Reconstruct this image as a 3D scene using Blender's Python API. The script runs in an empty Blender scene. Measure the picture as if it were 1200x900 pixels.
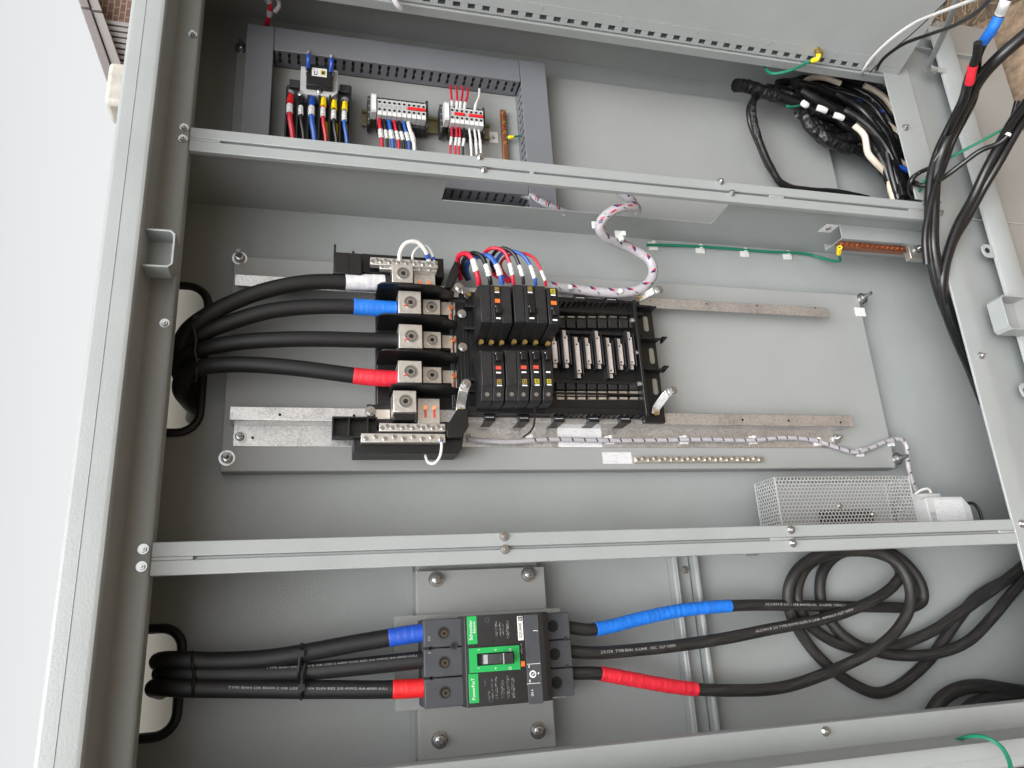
import bpy, bmesh, math, random
from mathutils import Vector, Matrix
random.seed(7)
scene = bpy.context.scene
COL = scene.collection

# ------------------------------------------------------------------ frame of the cabinet
# (u, v, w): u runs down the standing cabinet, v to its right-hand side, w out of its front; metres.
Z0 = 1.50                      # height of the camera over the ground
RM = Matrix(((0, 1, 0), (0, 0, -1), (-1, 0, 0)))
def world(p): return RM @ Vector(p) + Vector((0, 0, Z0))
FOC = 872.2566
CU = Vector((0.96796068, 0.02373231, 0.24997781))
CV = Vector((-0.05703908, -0.94871806, 0.31093502))
CW = Vector((0.24453767, -0.31523138, -0.91696811))
def A(px, py, w=0.0):
    r = Vector((px - 600, py - 450, FOC))
    t = (1 - w) / (-r.dot(CW))
    return Vector((r.dot(CU) * t, r.dot(CV) * t, w))
def AV(px, py, v):
    r = Vector((px - 600, py - 450, FOC)); t = v / r.dot(CV); return Vector((r.dot(CU) * t, v, 1 + r.dot(CW) * t))
def projx(p):
    q = CU * p[0] + CV * p[1] + CW * (p[2] - 1)
    return 600 + q.x / q.z * FOC

# ------------------------------------------------------------------ camera
cam = bpy.data.cameras.new('camera'); camo = bpy.data.objects.new('camera', cam); COL.objects.link(camo)
cam.sensor_width = 36; cam.lens = FOC / 1200 * 36; cam.clip_start = .02; cam.clip_end = 500
ex = RM @ Vector((CU.x, CV.x, CW.x)); ey = RM @ Vector((CU.y, CV.y, CW.y)); ez = RM @ Vector((CU.z, CV.z, CW.z))
mw = Matrix.Identity(4)
for i in range(3):
    mw[i][0] = ex[i]; mw[i][1] = -ey[i]; mw[i][2] = -ez[i]
mw.translation = world((0, 0, 1)); camo.matrix_world = mw
scene.camera = camo
scene.render.resolution_x = 1024; scene.render.resolution_y = 768

# ------------------------------------------------------------------ sky and sun (overcast)
SUN_EL, SUN_AZ = math.radians(52), math.radians(-165)     # azimuth: 0 = +Y (behind the cabinet), clockwise
wd = bpy.data.worlds.new('World'); scene.world = wd; wd.use_nodes = True
nt = wd.node_tree; nt.nodes.clear()
sky = nt.nodes.new('ShaderNodeTexSky'); sky.sky_type = 'NISHITA'; sky.sun_disc = False
sky.sun_elevation = SUN_EL; sky.sun_rotation = SUN_AZ; sky.air_density = 1.0; sky.dust_density = 6.0; sky.ozone_density = 1.0
hs = nt.nodes.new('ShaderNodeHueSaturation'); hs.inputs['Saturation'].default_value = .05
bg = nt.nodes.new('ShaderNodeBackground'); bg.inputs['Strength'].default_value = .115
wo = nt.nodes.new('ShaderNodeOutputWorld')
nt.links.new(sky.outputs[0], hs.inputs['Color']); nt.links.new(hs.outputs[0], bg.inputs['Color']); nt.links.new(bg.outputs[0], wo.inputs[0])
sl = bpy.data.lights.new('sun', 'SUN'); sl.energy = 0.9; sl.angle = math.radians(60); sl.color = (1, .985, .96)
so = bpy.data.objects.new('sun', sl); COL.objects.link(so)
sd = Vector((math.sin(SUN_AZ) * math.cos(SUN_EL), math.cos(SUN_AZ) * math.cos(SUN_EL), math.sin(SUN_EL)))
so.rotation_euler = sd.to_track_quat('Z', 'Y').to_euler(); so.location = (0, -4, 6)
vs = scene.view_settings; vs.view_transform = 'Standard'; vs.look = 'None'; vs.gamma = 1; vs.exposure = 1.18
scene.render.engine = 'CYCLES'

# ------------------------------------------------------------------ materials
MATS = {}
def mat(name, col, rough=.5, metal=0., spec=.5, noise=0., nscale=30., bump=0., bscale=400., emit=None, trans=0., coat=0., extra=None):
    m = bpy.data.materials.new(name); m.use_nodes = True; t = m.node_tree; b = t.nodes['Principled BSDF']
    b.inputs['Base Color'].default_value = (*col, 1); b.inputs['Roughness'].default_value = rough
    b.inputs['Metallic'].default_value = metal; b.inputs['Specular IOR Level'].default_value = spec
    b.inputs['Coat Weight'].default_value = coat
    if trans: b.inputs['Transmission Weight'].default_value = trans
    tc = t.nodes.new('ShaderNodeTexCoord')
    if noise:
        n = t.nodes.new('ShaderNodeTexNoise'); n.inputs['Scale'].default_value = nscale; n.inputs['Detail'].default_value = 6
        n.inputs['Roughness'].default_value = .65
        t.links.new(tc.outputs['Object'], n.inputs['Vector'])
        r = t.nodes.new('ShaderNodeValToRGB'); r.color_ramp.elements[0].position = .3; r.color_ramp.elements[1].position = .7
        r.color_ramp.elements[0].color = (*[c * (1 - noise) for c in col], 1)
        r.color_ramp.elements[1].color = (*[min(1, c * (1 + noise)) for c in col], 1)
        t.links.new(n.outputs[0], r.inputs[0]); t.links.new(r.outputs[0], b.inputs['Base Color'])
        mr = t.nodes.new('ShaderNodeMapRange'); mr.inputs[3].default_value = max(.05, rough - .08); mr.inputs[4].default_value = min(1, rough + .08)
        t.links.new(n.outputs[0], mr.inputs[0]); t.links.new(mr.outputs[0], b.inputs['Roughness'])
    if bump:
        n2 = t.nodes.new('ShaderNodeTexNoise'); n2.inputs['Scale'].default_value = bscale; n2.inputs['Detail'].default_value = 2
        t.links.new(tc.outputs['Object'], n2.inputs['Vector'])
        bp = t.nodes.new('ShaderNodeBump'); bp.inputs['Strength'].default_value = bump; bp.inputs['Distance'].default_value = .001
        t.links.new(n2.outputs[0], bp.inputs['Height']); t.links.new(bp.outputs[0], b.inputs['Normal'])
    MATS[name] = m
    return m
mat('paint', (.272, .290, .290), .38, noise=.05, nscale=9, bump=.28, bscale=330)
mat('paint_plate', (.258, .268, .264), .42, noise=.04, nscale=7, bump=.2, bscale=330)
mat('cream', (.15, .14, .115), .6, noise=.05, nscale=5)
mat('duct', (.140, .146, .162), .5, noise=.04, nscale=14, bump=.06)
mat('galv', (.62, .61, .59), .34, metal=.9)
mat('steel_dark', (.26, .26, .26), .32, metal=.8, bump=.3, bscale=900)
mat('zinc', (.50, .51, .515), .22, metal=.95, noise=.05, nscale=160)
mat('tinplate', (.66, .62, .60), .38, metal=.55, noise=.06, nscale=120)
mat('mesh', (.50, .51, .51), .42, metal=.35, noise=.05, nscale=60)
mat('alu', (.68, .66, .63), .34, metal=.85, noise=.10, nscale=120, bump=.1, bscale=700)
mat('tin', (.60, .56, .50), .4, metal=.85, noise=.15, nscale=90)
mat('black', (.0045, .0045, .005), .40, noise=.2, nscale=60, bump=.12, bscale=600)
mat('breaker', (.011, .011, .012), .44, noise=.25, nscale=70, bump=.12, bscale=700)
mat('breaker_face', (.017, .017, .0185), .36, noise=.3, nscale=120, bump=.1, bscale=700)
mat('mccb', (.017, .0175, .019), .5, noise=.15, nscale=70, bump=.12, bscale=800)
mat('mccb_grey', (.047, .050, .058), .5, noise=.12, nscale=50, bump=.1, bscale=800)
mat('contactor', (.028, .029, .032), .5, noise=.2, nscale=90)
mat('hole', (.002, .004, .004), .8)
mat('rubber', (.005, .005, .007), .5, noise=.25, nscale=120, bump=.15, bscale=500)
mat('copper', (.35, .14, .075), .38, metal=.8, noise=.25, nscale=200)
mat('brass', (.50, .36, .12), .35, metal=.85, noise=.2, nscale=150)
mat('copper_bolt', (.62, .23, .10), .35, metal=.8, noise=.2, nscale=150)
mat('red_mark', (.50, .055, .035), .5)
mat('white_plastic', (.58, .58, .565), .45, noise=.03, nscale=60)
mat('grey_plastic', (.33, .34, .35), .5, noise=.06, nscale=60)
mat('light_plastic', (.44, .45, .45), .5, noise=.05, nscale=60)
mat('label', (.62, .62, .61), .55, noise=.03, nscale=200)
mat('print', (.015, .015, .015), .6)
mat('print_white', (.72, .72, .72), .55)
mat('print_grey', (.33, .33, .33), .6)
mat('green_label', (.012, .33, .075), .42)
mat('orange', (.62, .14, .02), .4)
mat('yellow', (.82, .58, .01), .42)
mat('logo_yellow', (.38, .32, .02), .45)
mat('red_wire', (.46, .008, .03), .38)
mat('blue_wire', (.018, .085, .36), .38)
mat('black_wire', (.006, .006, .0065), .4)
mat('white_wire', (.60, .595, .575), .4)
mat('green_wire', (.006, .15, .085), .38)
mat('cream_wire', (.60, .52, .42), .5, noise=.1, nscale=60)
mat('red_sleeve', (.58, .012, .015), .4)
mat('blue_sleeve', (.012, .06, .34), .4)
mat('din', (.30, .26, .14), .38, metal=.8, noise=.1, nscale=100)
mat('concrete', (.19, .135, .09), .9, noise=.55, nscale=40, bump=.6, bscale=60)
mat('fascia', (.17, .155, .155), .5, noise=.05, nscale=3)
mat('siding', (.23, .215, .215), .5, noise=.05, nscale=3)
mat('groove', (.05, .045, .045), .7)
mat('weathered', (.40, .385, .35), .8, noise=.18, nscale=7)
mat('wrap', (.36, .345, .37), .34, noise=.12, nscale=160, bump=.3, bscale=180)
mat('wire_navy', (.012, .02, .09), .4)
mat('brass_dark', (.09, .065, .04), .5, metal=.5)
mat('paint_base_shaded', (.215, .205, .19), .5, noise=.05, nscale=9, bump=.2, bscale=330)  # base's own warmer grey, with shade under the overhanging lip darkened into it
mat('wrap_clear', (.30, .30, .34), .3, noise=.2, nscale=220)
mat('straw', (.27, .19, .11), .85, noise=.45, nscale=60)
mat('straw_dark', (.12, .07, .045), .9, noise=.4, nscale=60)

def paper_print(name, base, ink, sx, sy, dens):
    """white paper carrying illegibly small lines of print (object space)"""
    m = bpy.data.materials.new(name); m.use_nodes = True; t = m.node_tree; b = t.nodes['Principled BSDF']; b.inputs['Roughness'].default_value = .5
    tc = t.nodes.new('ShaderNodeTexCoord'); mp = t.nodes.new('ShaderNodeMapping'); mp.inputs['Scale'].default_value = (sx, sy, 1)
    t.links.new(tc.outputs['Object'], mp.inputs[0])
    n = t.nodes.new('ShaderNodeTexNoise'); n.inputs['Scale'].default_value = 1; n.inputs['Detail'].default_value = 1
    t.links.new(mp.outputs[0], n.inputs['Vector'])
    r = t.nodes.new('ShaderNodeValToRGB'); r.color_ramp.interpolation = 'CONSTANT'
    r.color_ramp.elements[0].color = (*base, 1); r.color_ramp.elements[1].color = (*ink, 1); r.color_ramp.elements[1].position = dens
    t.links.new(n.outputs[0], r.inputs[0]); t.links.new(r.outputs[0], b.inputs['Base Color']); MATS[name] = m
paper_print('marker', (.62, .62, .61), (.10, .10, .10), 420, 900, .60)
paper_print('printed_label', (.56, .56, .57), (.44, .45, .50), 90, 430, .60)
paper_print('rating_print', (.022, .022, .023), (.20, .20, .20), 900, 300, .57)

def galv_spangle():
    m = MATS['galv']; t = m.node_tree; b = t.nodes['Principled BSDF']
    tc = t.nodes.new('ShaderNodeTexCoord'); v = t.nodes.new('ShaderNodeTexVoronoi'); v.inputs['Scale'].default_value = 430
    t.links.new(tc.outputs['Object'], v.inputs['Vector'])
    n = t.nodes.new('ShaderNodeTexNoise'); n.inputs['Scale'].default_value = 25; t.links.new(tc.outputs['Object'], n.inputs['Vector'])
    bw = t.nodes.new('ShaderNodeSeparateColor'); t.links.new(v.outputs['Color'], bw.inputs[0])
    ad = t.nodes.new('ShaderNodeMath'); ad.operation = 'MULTIPLY_ADD'; ad.inputs[1].default_value = .6
    t.links.new(bw.outputs[0], ad.inputs[0]); t.links.new(n.outputs[0], ad.inputs[2])
    r = t.nodes.new('ShaderNodeValToRGB'); r.color_ramp.elements[0].position = .3; r.color_ramp.elements[1].position = 1.1 if False else 1.0
    r.color_ramp.elements[0].color = (.46, .455, .45, 1); r.color_ramp.elements[1].color = (.72, .72, .72, 1)
    t.links.new(ad.outputs[0], r.inputs[0]); t.links.new(r.outputs[0], b.inputs['Base Color'])
    mr = t.nodes.new('ShaderNodeMapRange'); mr.inputs[3].default_value = .28; mr.inputs[4].default_value = .5
    t.links.new(bw.outputs[1], mr.inputs[0]); t.links.new(mr.outputs[0], b.inputs['Roughness'])
galv_spangle()

def wound(name, col, freq, rough=.42, amp=.35, shade=.12):
    """tape wound round a cable: ridges run along the UV length"""
    m = bpy.data.materials.new(name); m.use_nodes = True; t = m.node_tree; b = t.nodes['Principled BSDF']
    b.inputs['Roughness'].default_value = rough
    uv = t.nodes.new('ShaderNodeUVMap'); w = t.nodes.new('ShaderNodeTexWave'); w.wave_type = 'BANDS'; w.bands_direction = 'X'; w.wave_profile = 'SAW'
    mp = t.nodes.new('ShaderNodeMapping'); mp.inputs['Rotation'].default_value = (0, 0, .004)
    t.links.new(uv.outputs[0], mp.inputs[0])
    w.inputs['Scale'].default_value = freq; w.inputs['Distortion'].default_value = 1.5; w.inputs['Detail'].default_value = 2; w.inputs['Detail Scale'].default_value = 3
    t.links.new(mp.outputs[0], w.inputs['Vector'])
    bp = t.nodes.new('ShaderNodeBump'); bp.inputs['Strength'].default_value = amp; bp.inputs['Distance'].default_value = .002
    t.links.new(w.outputs[1], bp.inputs['Height']); t.links.new(bp.outputs[0], b.inputs['Normal'])
    tc = t.nodes.new('ShaderNodeTexCoord'); n = t.nodes.new('ShaderNodeTexNoise'); n.inputs['Scale'].default_value = 90
    t.links.new(tc.outputs['Object'], n.inputs['Vector'])
    r = t.nodes.new('ShaderNodeValToRGB'); r.color_ramp.elements[0].position = .3; r.color_ramp.elements[1].position = .7
    r.color_ramp.elements[0].color = (*[c * (1 - shade) for c in col], 1); r.color_ramp.elements[1].color = (*[min(1, c * (1 + shade)) for c in col], 1)
    t.links.new(n.outputs[0], r.inputs[0]); t.links.new(r.outputs[0], b.inputs['Base Color']); MATS[name] = m
wound('tape_blue', (.012, .155, .62), 40); wound('tape_red', (.60, .018, .035), 40); wound('tape_white', (.60, .60, .615), 26)
wound('tape_blue2', (.012, .07, .42), 40); wound('tape_red2', (.62, .012, .015), 40)
wound('tape_black', (.006, .006, .0065), 30, .2, .8)
def crinkle(name, sc, st):
    t = MATS[name].node_tree; b = t.nodes['Principled BSDF']; tc = t.nodes.new('ShaderNodeTexCoord'); v = t.nodes.new('ShaderNodeTexVoronoi'); v.inputs['Scale'].default_value = sc
    t.links.new(tc.outputs['Object'], v.inputs['Vector']); bp = t.nodes.new('ShaderNodeBump'); bp.inputs['Strength'].default_value = st; bp.inputs['Distance'].default_value = .004
    t.links.new(v.outputs[0], bp.inputs['Height']); old = b.inputs['Normal'].links[0].from_node; t.links.new(old.outputs[0], bp.inputs['Normal']); t.links.new(bp.outputs[0], b.inputs['Normal'])
crinkle('tape_black', 90, .7)

def cable_mat():
    m = bpy.data.materials.new('cable'); m.use_nodes = True; t = m.node_tree; b = t.nodes['Principled BSDF']
    uv = t.nodes.new('ShaderNodeUVMap'); mp = t.nodes.new('ShaderNodeMapping'); mp.inputs['Scale'].default_value = (14, 9, 1)
    t.links.new(uv.outputs[0], mp.inputs[0])
    n = t.nodes.new('ShaderNodeTexNoise'); n.inputs['Scale'].default_value = 1.6; n.inputs['Detail'].default_value = 8; n.inputs['Roughness'].default_value = .7
    t.links.new(mp.outputs[0], n.inputs['Vector'])
    r = t.nodes.new('ShaderNodeValToRGB'); r.color_ramp.elements[0].position = .42; r.color_ramp.elements[1].position = .8
    r.color_ramp.elements[0].color = (.0085, .0085, .009, 1); r.color_ramp.elements[1].color = (.048, .043, .038, 1)
    t.links.new(n.outputs[0], r.inputs[0]); t.links.new(r.outputs[0], b.inputs['Base Color'])
    mr = t.nodes.new('ShaderNodeMapRange'); mr.inputs[3].default_value = .42; mr.inputs[4].default_value = .7
    t.links.new(n.outputs[0], mr.inputs[0]); t.links.new(mr.outputs[0], b.inputs['Roughness'])
    bp = t.nodes.new('ShaderNodeBump'); bp.inputs['Strength'].default_value = .2; bp.inputs['Distance'].default_value = .001
    t.links.new(n.outputs[0], bp.inputs['Height']); t.links.new(bp.outputs[0], b.inputs['Normal']); MATS['cable'] = m
    m2 = m.copy(); m2.name = 'cable_clean'; MATS['cable_clean'] = m2
    rr = [x for x in m2.node_tree.nodes if x.type == 'VALTORGB'][0]; rr.color_ramp.elements[0].color = (.0055, .0055, .006, 1); rr.color_ramp.elements[1].color = (.012, .012, .013, 1)
    m3 = m2.copy(); m3.name = 'cable_gloss'; MATS['cable_gloss'] = m3
    g3 = [x for x in m3.node_tree.nodes if x.type == 'MAP_RANGE'][0]; g3.inputs[3].default_value = .16; g3.inputs[4].default_value = .42
cable_mat()

def brick_mat():
    m = bpy.data.materials.new('brick'); m.use_nodes = True; t = m.node_tree; b = t.nodes['Principled BSDF']; b.inputs['Roughness'].default_value = .85
    tc = t.nodes.new('ShaderNodeTexCoord'); mp = t.nodes.new('ShaderNodeMapping'); mp.inputs['Rotation'].default_value = (0, 0, math.pi / 2)
    t.links.new(tc.outputs['Object'], mp.inputs[0])
    k = t.nodes.new('ShaderNodeTexBrick'); k.inputs['Scale'].default_value = 3.4; k.inputs['Mortar Size'].default_value = .016
    k.inputs['Color1'].default_value = (.13, .075, .055, 1); k.inputs['Color2'].default_value = (.095, .055, .042, 1); k.inputs['Mortar'].default_value = (.30, .23, .19, 1)
    t.links.new(mp.outputs[0], k.inputs['Vector']); t.links.new(k.outputs[0], b.inputs['Base Color']); MATS['brick'] = m
brick_mat()
def ground_mat():
    m = bpy.data.materials.new('ground'); m.use_nodes = True; t = m.node_tree; b = t.nodes['Principled BSDF']; b.inputs['Roughness'].default_value = .95
    tc = t.nodes.new('ShaderNodeTexCoord'); n = t.nodes.new('ShaderNodeTexNoise'); n.inputs['Scale'].default_value = 26; n.inputs['Detail'].default_value = 10; n.inputs['Roughness'].default_value = .75
    t.links.new(tc.outputs['Object'], n.inputs['Vector'])
    r = t.nodes.new('ShaderNodeValToRGB'); r.color_ramp.elements[0].position = .35; r.color_ramp.elements[1].position = .68
    r.color_ramp.elements[0].color = (.09, .06, .04, 1); r.color_ramp.elements[1].color = (.30, .23, .15, 1)
    t.links.new(n.outputs[0], r.inputs[0]); t.links.new(r.outputs[0], b.inputs['Base Color'])
    bp = t.nodes.new('ShaderNodeBump'); bp.inputs['Strength'].default_value = .9; bp.inputs['Distance'].default_value = .03
    t.links.new(n.outputs[0], bp.inputs['Height']); t.links.new(bp.outputs[0], b.inputs['Normal']); MATS['ground'] = m
ground_mat()

# ------------------------------------------------------------------ mesh builder
def spline(pts, n=8):
    P = [Vector(p) for p in pts]
    if len(P) < 3:
        return [P[0].lerp(P[-1], i / n) for i in range(n + 1)]
    Q = [P[0] * 2 - P[1]] + P + [P[-1] * 2 - P[-2]]
    out = []
    for i in range(1, len(Q) - 2):
        a, b, c, d = Q[i - 1:i + 3]
        t0 = 0.; t1 = t0 + max(1e-5, (b - a).length) ** .5; t2 = t1 + max(1e-5, (c - b).length) ** .5; t3 = t2 + max(1e-5, (d - c).length) ** .5
        for k in range(n):
            t = t1 + (t2 - t1) * k / n
            A1 = a * ((t1 - t) / (t1 - t0)) + b * ((t - t0) / (t1 - t0)); A2 = b * ((t2 - t) / (t2 - t1)) + c * ((t - t1) / (t2 - t1)); A3 = c * ((t3 - t) / (t3 - t2)) + d * ((t - t2) / (t3 - t2))
            B1 = A1 * ((t2 - t) / (t2 - t0)) + A2 * ((t - t0) / (t2 - t0)); B2 = A2 * ((t3 - t) / (t3 - t1)) + A3 * ((t - t1) / (t3 - t1))
            out.append(B1 * ((t2 - t) / (t2 - t1)) + B2 * ((t - t1) / (t2 - t1)))
    out.append(P[-1]); return out
def frames(path):
    T = []
    for i in range(len(path)):
        a = path[max(0, i - 1)]; b = path[min(len(path) - 1, i + 1)]; d = b - a
        T.append(d.normalized() if d.length > 1e-9 else Vector((1, 0, 0)))
    x = Vector((0, 0, 1)); x = (x - T[0] * x.dot(T[0]))
    if x.length < 1e-3: x = Vector((0, 1, 0)); x = x - T[0] * x.dot(T[0])
    x.normalize(); X = [x]
    for i in range(1, len(path)):
        x = X[-1] - T[i] * X[-1].dot(T[i]); x.normalize(); X.append(x)
    s = [0.]
    for i in range(1, len(path)): s.append(s[-1] + (path[i] - path[i - 1]).length)
    return T, X, s

class MB:
    def __init__(self): self.v = []; self.f = []; self.uv = {}
    def add(self, vs, fs):
        o = len(self.v); self.v += [Vector(p) for p in vs]; self.f += [tuple(i + o for i in f) for f in fs]; return self
    def box(self, u0, u1, v0, v1, w0, w1):
        return self.add([(u0, v0, w0), (u1, v0, w0), (u1, v1, w0), (u0, v1, w0), (u0, v0, w1), (u1, v0, w1), (u1, v1, w1), (u0, v1, w1)],
                        [(3, 2, 1, 0), (4, 5, 6, 7), (0, 1, 5, 4), (1, 2, 6, 5), (2, 3, 7, 6), (3, 0, 4, 7)])
    def rbox(self, c, ax, ay, az, hx, hy, hz):
        c = Vector(c); P = []
        for k in (-1, 1):
            for (i, j) in ((-1, -1), (1, -1), (1, 1), (-1, 1)):
                P.append(c + Vector(ax) * hx * i + Vector(ay) * hy * j + Vector(az) * hz * k)
        return self.add(P, [(3, 2, 1, 0), (4, 5, 6, 7), (0, 1, 5, 4), (1, 2, 6, 5), (2, 3, 7, 6), (3, 0, 4, 7)])
    def pbox(self, x0, y0, x1, y1, wf, wb):
        u0, u1, v0, v1 = PR(x0, y0, x1, y1, wf); return self.box(u0, u1, v0, v1, wb, wf)
    def prism(self, poly, axis, a0, a1):
        def m(p, a):
            return {'w': (p[0], p[1], a), 'v': (p[0], a, p[1]), 'u': (a, p[0], p[1])}[axis]
        n = len(poly)
        return self.add([m(p, a0) for p in poly] + [m(p, a1) for p in poly],
                        [tuple(range(n))[::-1], tuple(range(n, 2 * n))] + [(i, (i + 1) % n, n + (i + 1) % n, n + i) for i in range(n)])
    def cyl(self, p0, p1, r0, r1=None, n=12, ph=0.):
        p0 = Vector(p0); p1 = Vector(p1); r1 = r0 if r1 is None else r1
        d = (p1 - p0).normalized(); x = Vector((1, 0, 0)) if abs(d.x) < .9 else Vector((0, 1, 0)); x = (x - d * x.dot(d)).normalized(); y = d.cross(x)
        c = [(math.cos(2 * math.pi * i / n + ph), math.sin(2 * math.pi * i / n + ph)) for i in range(n)]
        return self.add([p0 + (x * a + y * b) * r0 for a, b in c] + [p1 + (x * a + y * b) * r1 for a, b in c],
                        [tuple(range(n))[::-1], tuple(range(n, 2 * n))] + [(i, (i + 1) % n, n + (i + 1) % n, n + i) for i in range(n)])
    def annulus(self, c, r0, r1, w0, w1, n=20):
        """flat ring facing +w"""
        c = Vector(c); P = []
        for (r, w) in ((r0, w0), (r0, w1), (r1, w1), (r1, w0)):
            P += [Vector((c.x + r * math.cos(2 * math.pi * i / n), c.y + r * math.sin(2 * math.pi * i / n), w)) for i in range(n)]
        F = []
        for k in range(4):
            for i in range(n):
                F.append((k * n + i, k * n + (i + 1) % n, ((k + 1) % 4) * n + (i + 1) % n, ((k + 1) % 4) * n + i))
        return self.add(P, F)
    def tube(self, path, r, n=10, cap=True, wob=0.):
        T, X, s = frames(path); o = len(self.v); L = len(path)
        for i, p in enumerate(path):
            rr = (r[i] if isinstance(r, (list, tuple)) else r) * (1 + wob * math.sin(i * 2.1 + 1.3 * math.sin(i * .7)))
            y = T[i].cross(X[i])
            for k in range(n):
                a = 2 * math.pi * k / n; self.v.append(p + (X[i] * math.cos(a) + y * math.sin(a)) * rr)
        for i in range(L - 1):
            for k in range(n):
                k2 = (k + 1) % n; self.uv[len(self.f)] = ((s[i], k / n), (s[i], (k + 1) / n), (s[i + 1], (k + 1) / n), (s[i + 1], k / n))
                self.f.append((o + i * n + k, o + i * n + k2, o + (i + 1) * n + k2, o + (i + 1) * n + k))
        if cap:
            self.f.append(tuple(o + k for k in range(n))[::-1]); self.f.append(tuple(o + (L - 1) * n + k for k in range(n)))
        return self
    def bolt(self, p, r=.0055, d=(0, 0, 1), stud=.006, washer=True):
        p = Vector(p); d = Vector(d).normalized()
        if washer: self.cyl(p, p + d * .0015, r * 1.45, n=16)
        q = p + d * (.0015 if washer else 0)
        self.cyl(q, q + d * r * .85, r, n=6, ph=.4)
        if stud: self.cyl(q + d * r * .85, q + d * (r * .85 + stud), r * .5, n=10)
        return self
    def build(self, name, material, bev=0.):
        me = bpy.data.meshes.new(name); me.from_pydata([tuple(p) for p in self.v], [], self.f); 
        if self.uv:
            ul = me.uv_layers.new(name='UVMap')
            for pi, c in self.uv.items():
                ls = me.polygons[pi].loop_start
                for k in range(4): ul.data[ls + k].uv = c[k]
        else:
            bm = bmesh.new(); bm.from_mesh(me); bmesh.ops.recalc_face_normals(bm, faces=bm.faces); bm.to_mesh(me); bm.free()
        for p in me.polygons: p.use_smooth = True
        me.set_sharp_from_angle(angle=math.radians(36))
        me.materials.append(MATS[material])
        o = bpy.data.objects.new(name, me); COL.objects.link(o)
        if bev:
            b = o.modifiers.new('bevel', 'BEVEL'); b.width = bev; b.segments = 2; b.limit_method = 'ANGLE'; b.angle_limit = math.radians(40)
        return o
def PR(x0, y0, x1, y1, w):
    xm = (x0 + x1) / 2; ym = (y0 + y1) / 2
    return A(x0, ym, w).x, A(x1, ym, w).x, A(xm, y1, w).y, A(xm, y0, w).y

ORG = {}
def nut(parent, p, r=.0075, stud=.014, d=(0, 0, 1)):
    """stud bolt: wide washer, spring washer, hex nut and the threaded end"""
    p = Vector(p); d = Vector(d).normalized()
    mb = MB(); mb.cyl(p, p + d * .0016, r * 1.5, n=22); o = part(parent, 'bolt', mb, 'zinc')
    mb = MB(); mb.cyl(p + d * .0016, p + d * .0034, r * 1.12, n=18); part(o, 'spring_washer', mb, 'steel_dark')
    mb = MB(); mb.cyl(p + d * .0034, p + d * (.0034 + r * .75), r, n=6, ph=.35); mb.cyl(p + d * (.0034 + r * .75), p + d * (.0034 + r * .82), r * .86, r * .7, n=18); part(o, 'hex_nut', mb, 'zinc', .0005)
    mb = MB(); mb.cyl(p + d * (.0034 + r * .8), p + d * (.0034 + r * .8 + stud), r * .52, r * .45, n=12); part(o, 'stud', mb, 'steel_dark')
    return o
RM4 = RM.to_4x4()
def place(o, p0):
    m = RM4.copy(); m.translation = world(p0); o.matrix_world = m; ORG[o.name] = Vector(p0)
def shift(o, p0):
    for vv in o.data.vertices: vv.co -= p0
def tag(o, label, cat, group=None):
    o['label'] = label; o['category'] = cat
    if group: o['group'] = group
def thing(name, label, cat, p0, group=None):
    o = bpy.data.objects.new(name, None); COL.objects.link(o); o.empty_display_size = .02
    place(o, Vector(p0)); tag(o, label, cat, group); return o
def part(parent, name, mb, material, bev=0., label=None):
    o = mb.build(name, material, bev); shift(o, ORG[parent.name]); o.parent = parent; ORG[o.name] = ORG[parent.name]
    if label: o['label'] = label
    return o
def solo(name, label, cat, mb, material, bev=0., group=None, p0=None):
    o = mb.build(name, material, bev)
    if p0 is None:
        p0 = Vector((max(v.x for v in mb.v), sum(v.y for v in mb.v) / len(mb.v), min(v.z for v in mb.v)))
    p0 = Vector(p0); shift(o, p0); place(o, p0); tag(o, label, cat, group); return o
def share(parent, name, src_mesh, mb_p, material=None):
    """another piece that shares mesh data, moved by mb_p (uvw) relative to its source"""
    o = bpy.data.objects.new(name, src_mesh); COL.objects.link(o); o.parent = parent; o.location = mb_p; ORG[o.name] = ORG[parent.name]; return o

FONT = {}
def text2d(s):
    if s in FONT: return FONT[s]
    c = bpy.data.curves.new('t', 'FONT'); c.body = s; c.size = 1; c.resolution_u = 2; c.align_x = 'CENTER'; c.align_y = 'CENTER'
    o = bpy.data.objects.new('t', c); COL.objects.link(o)
    dg = bpy.context.evaluated_depsgraph_get(); me = bpy.data.meshes.new_from_object(o.evaluated_get(dg))
    FONT[s] = ([tuple(v.co) for v in me.vertices], [tuple(p.vertices) for p in me.polygons])
    bpy.data.objects.remove(o); bpy.data.meshes.remove(me); return FONT[s]
def text(mb, s, c, size, xd=(0, 1, 0), yd=(-1, 0, 0), width=None):
    V, F = text2d(s); xd = Vector(xd); yd = Vector(yd); c = Vector(c)
    sx = size
    if width:
        wv = max(p[0] for p in V) - min(p[0] for p in V); sx = width / wv
    return mb.add([c + xd * p[0] * sx + yd * p[1] * size for p in V], F)
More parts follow.
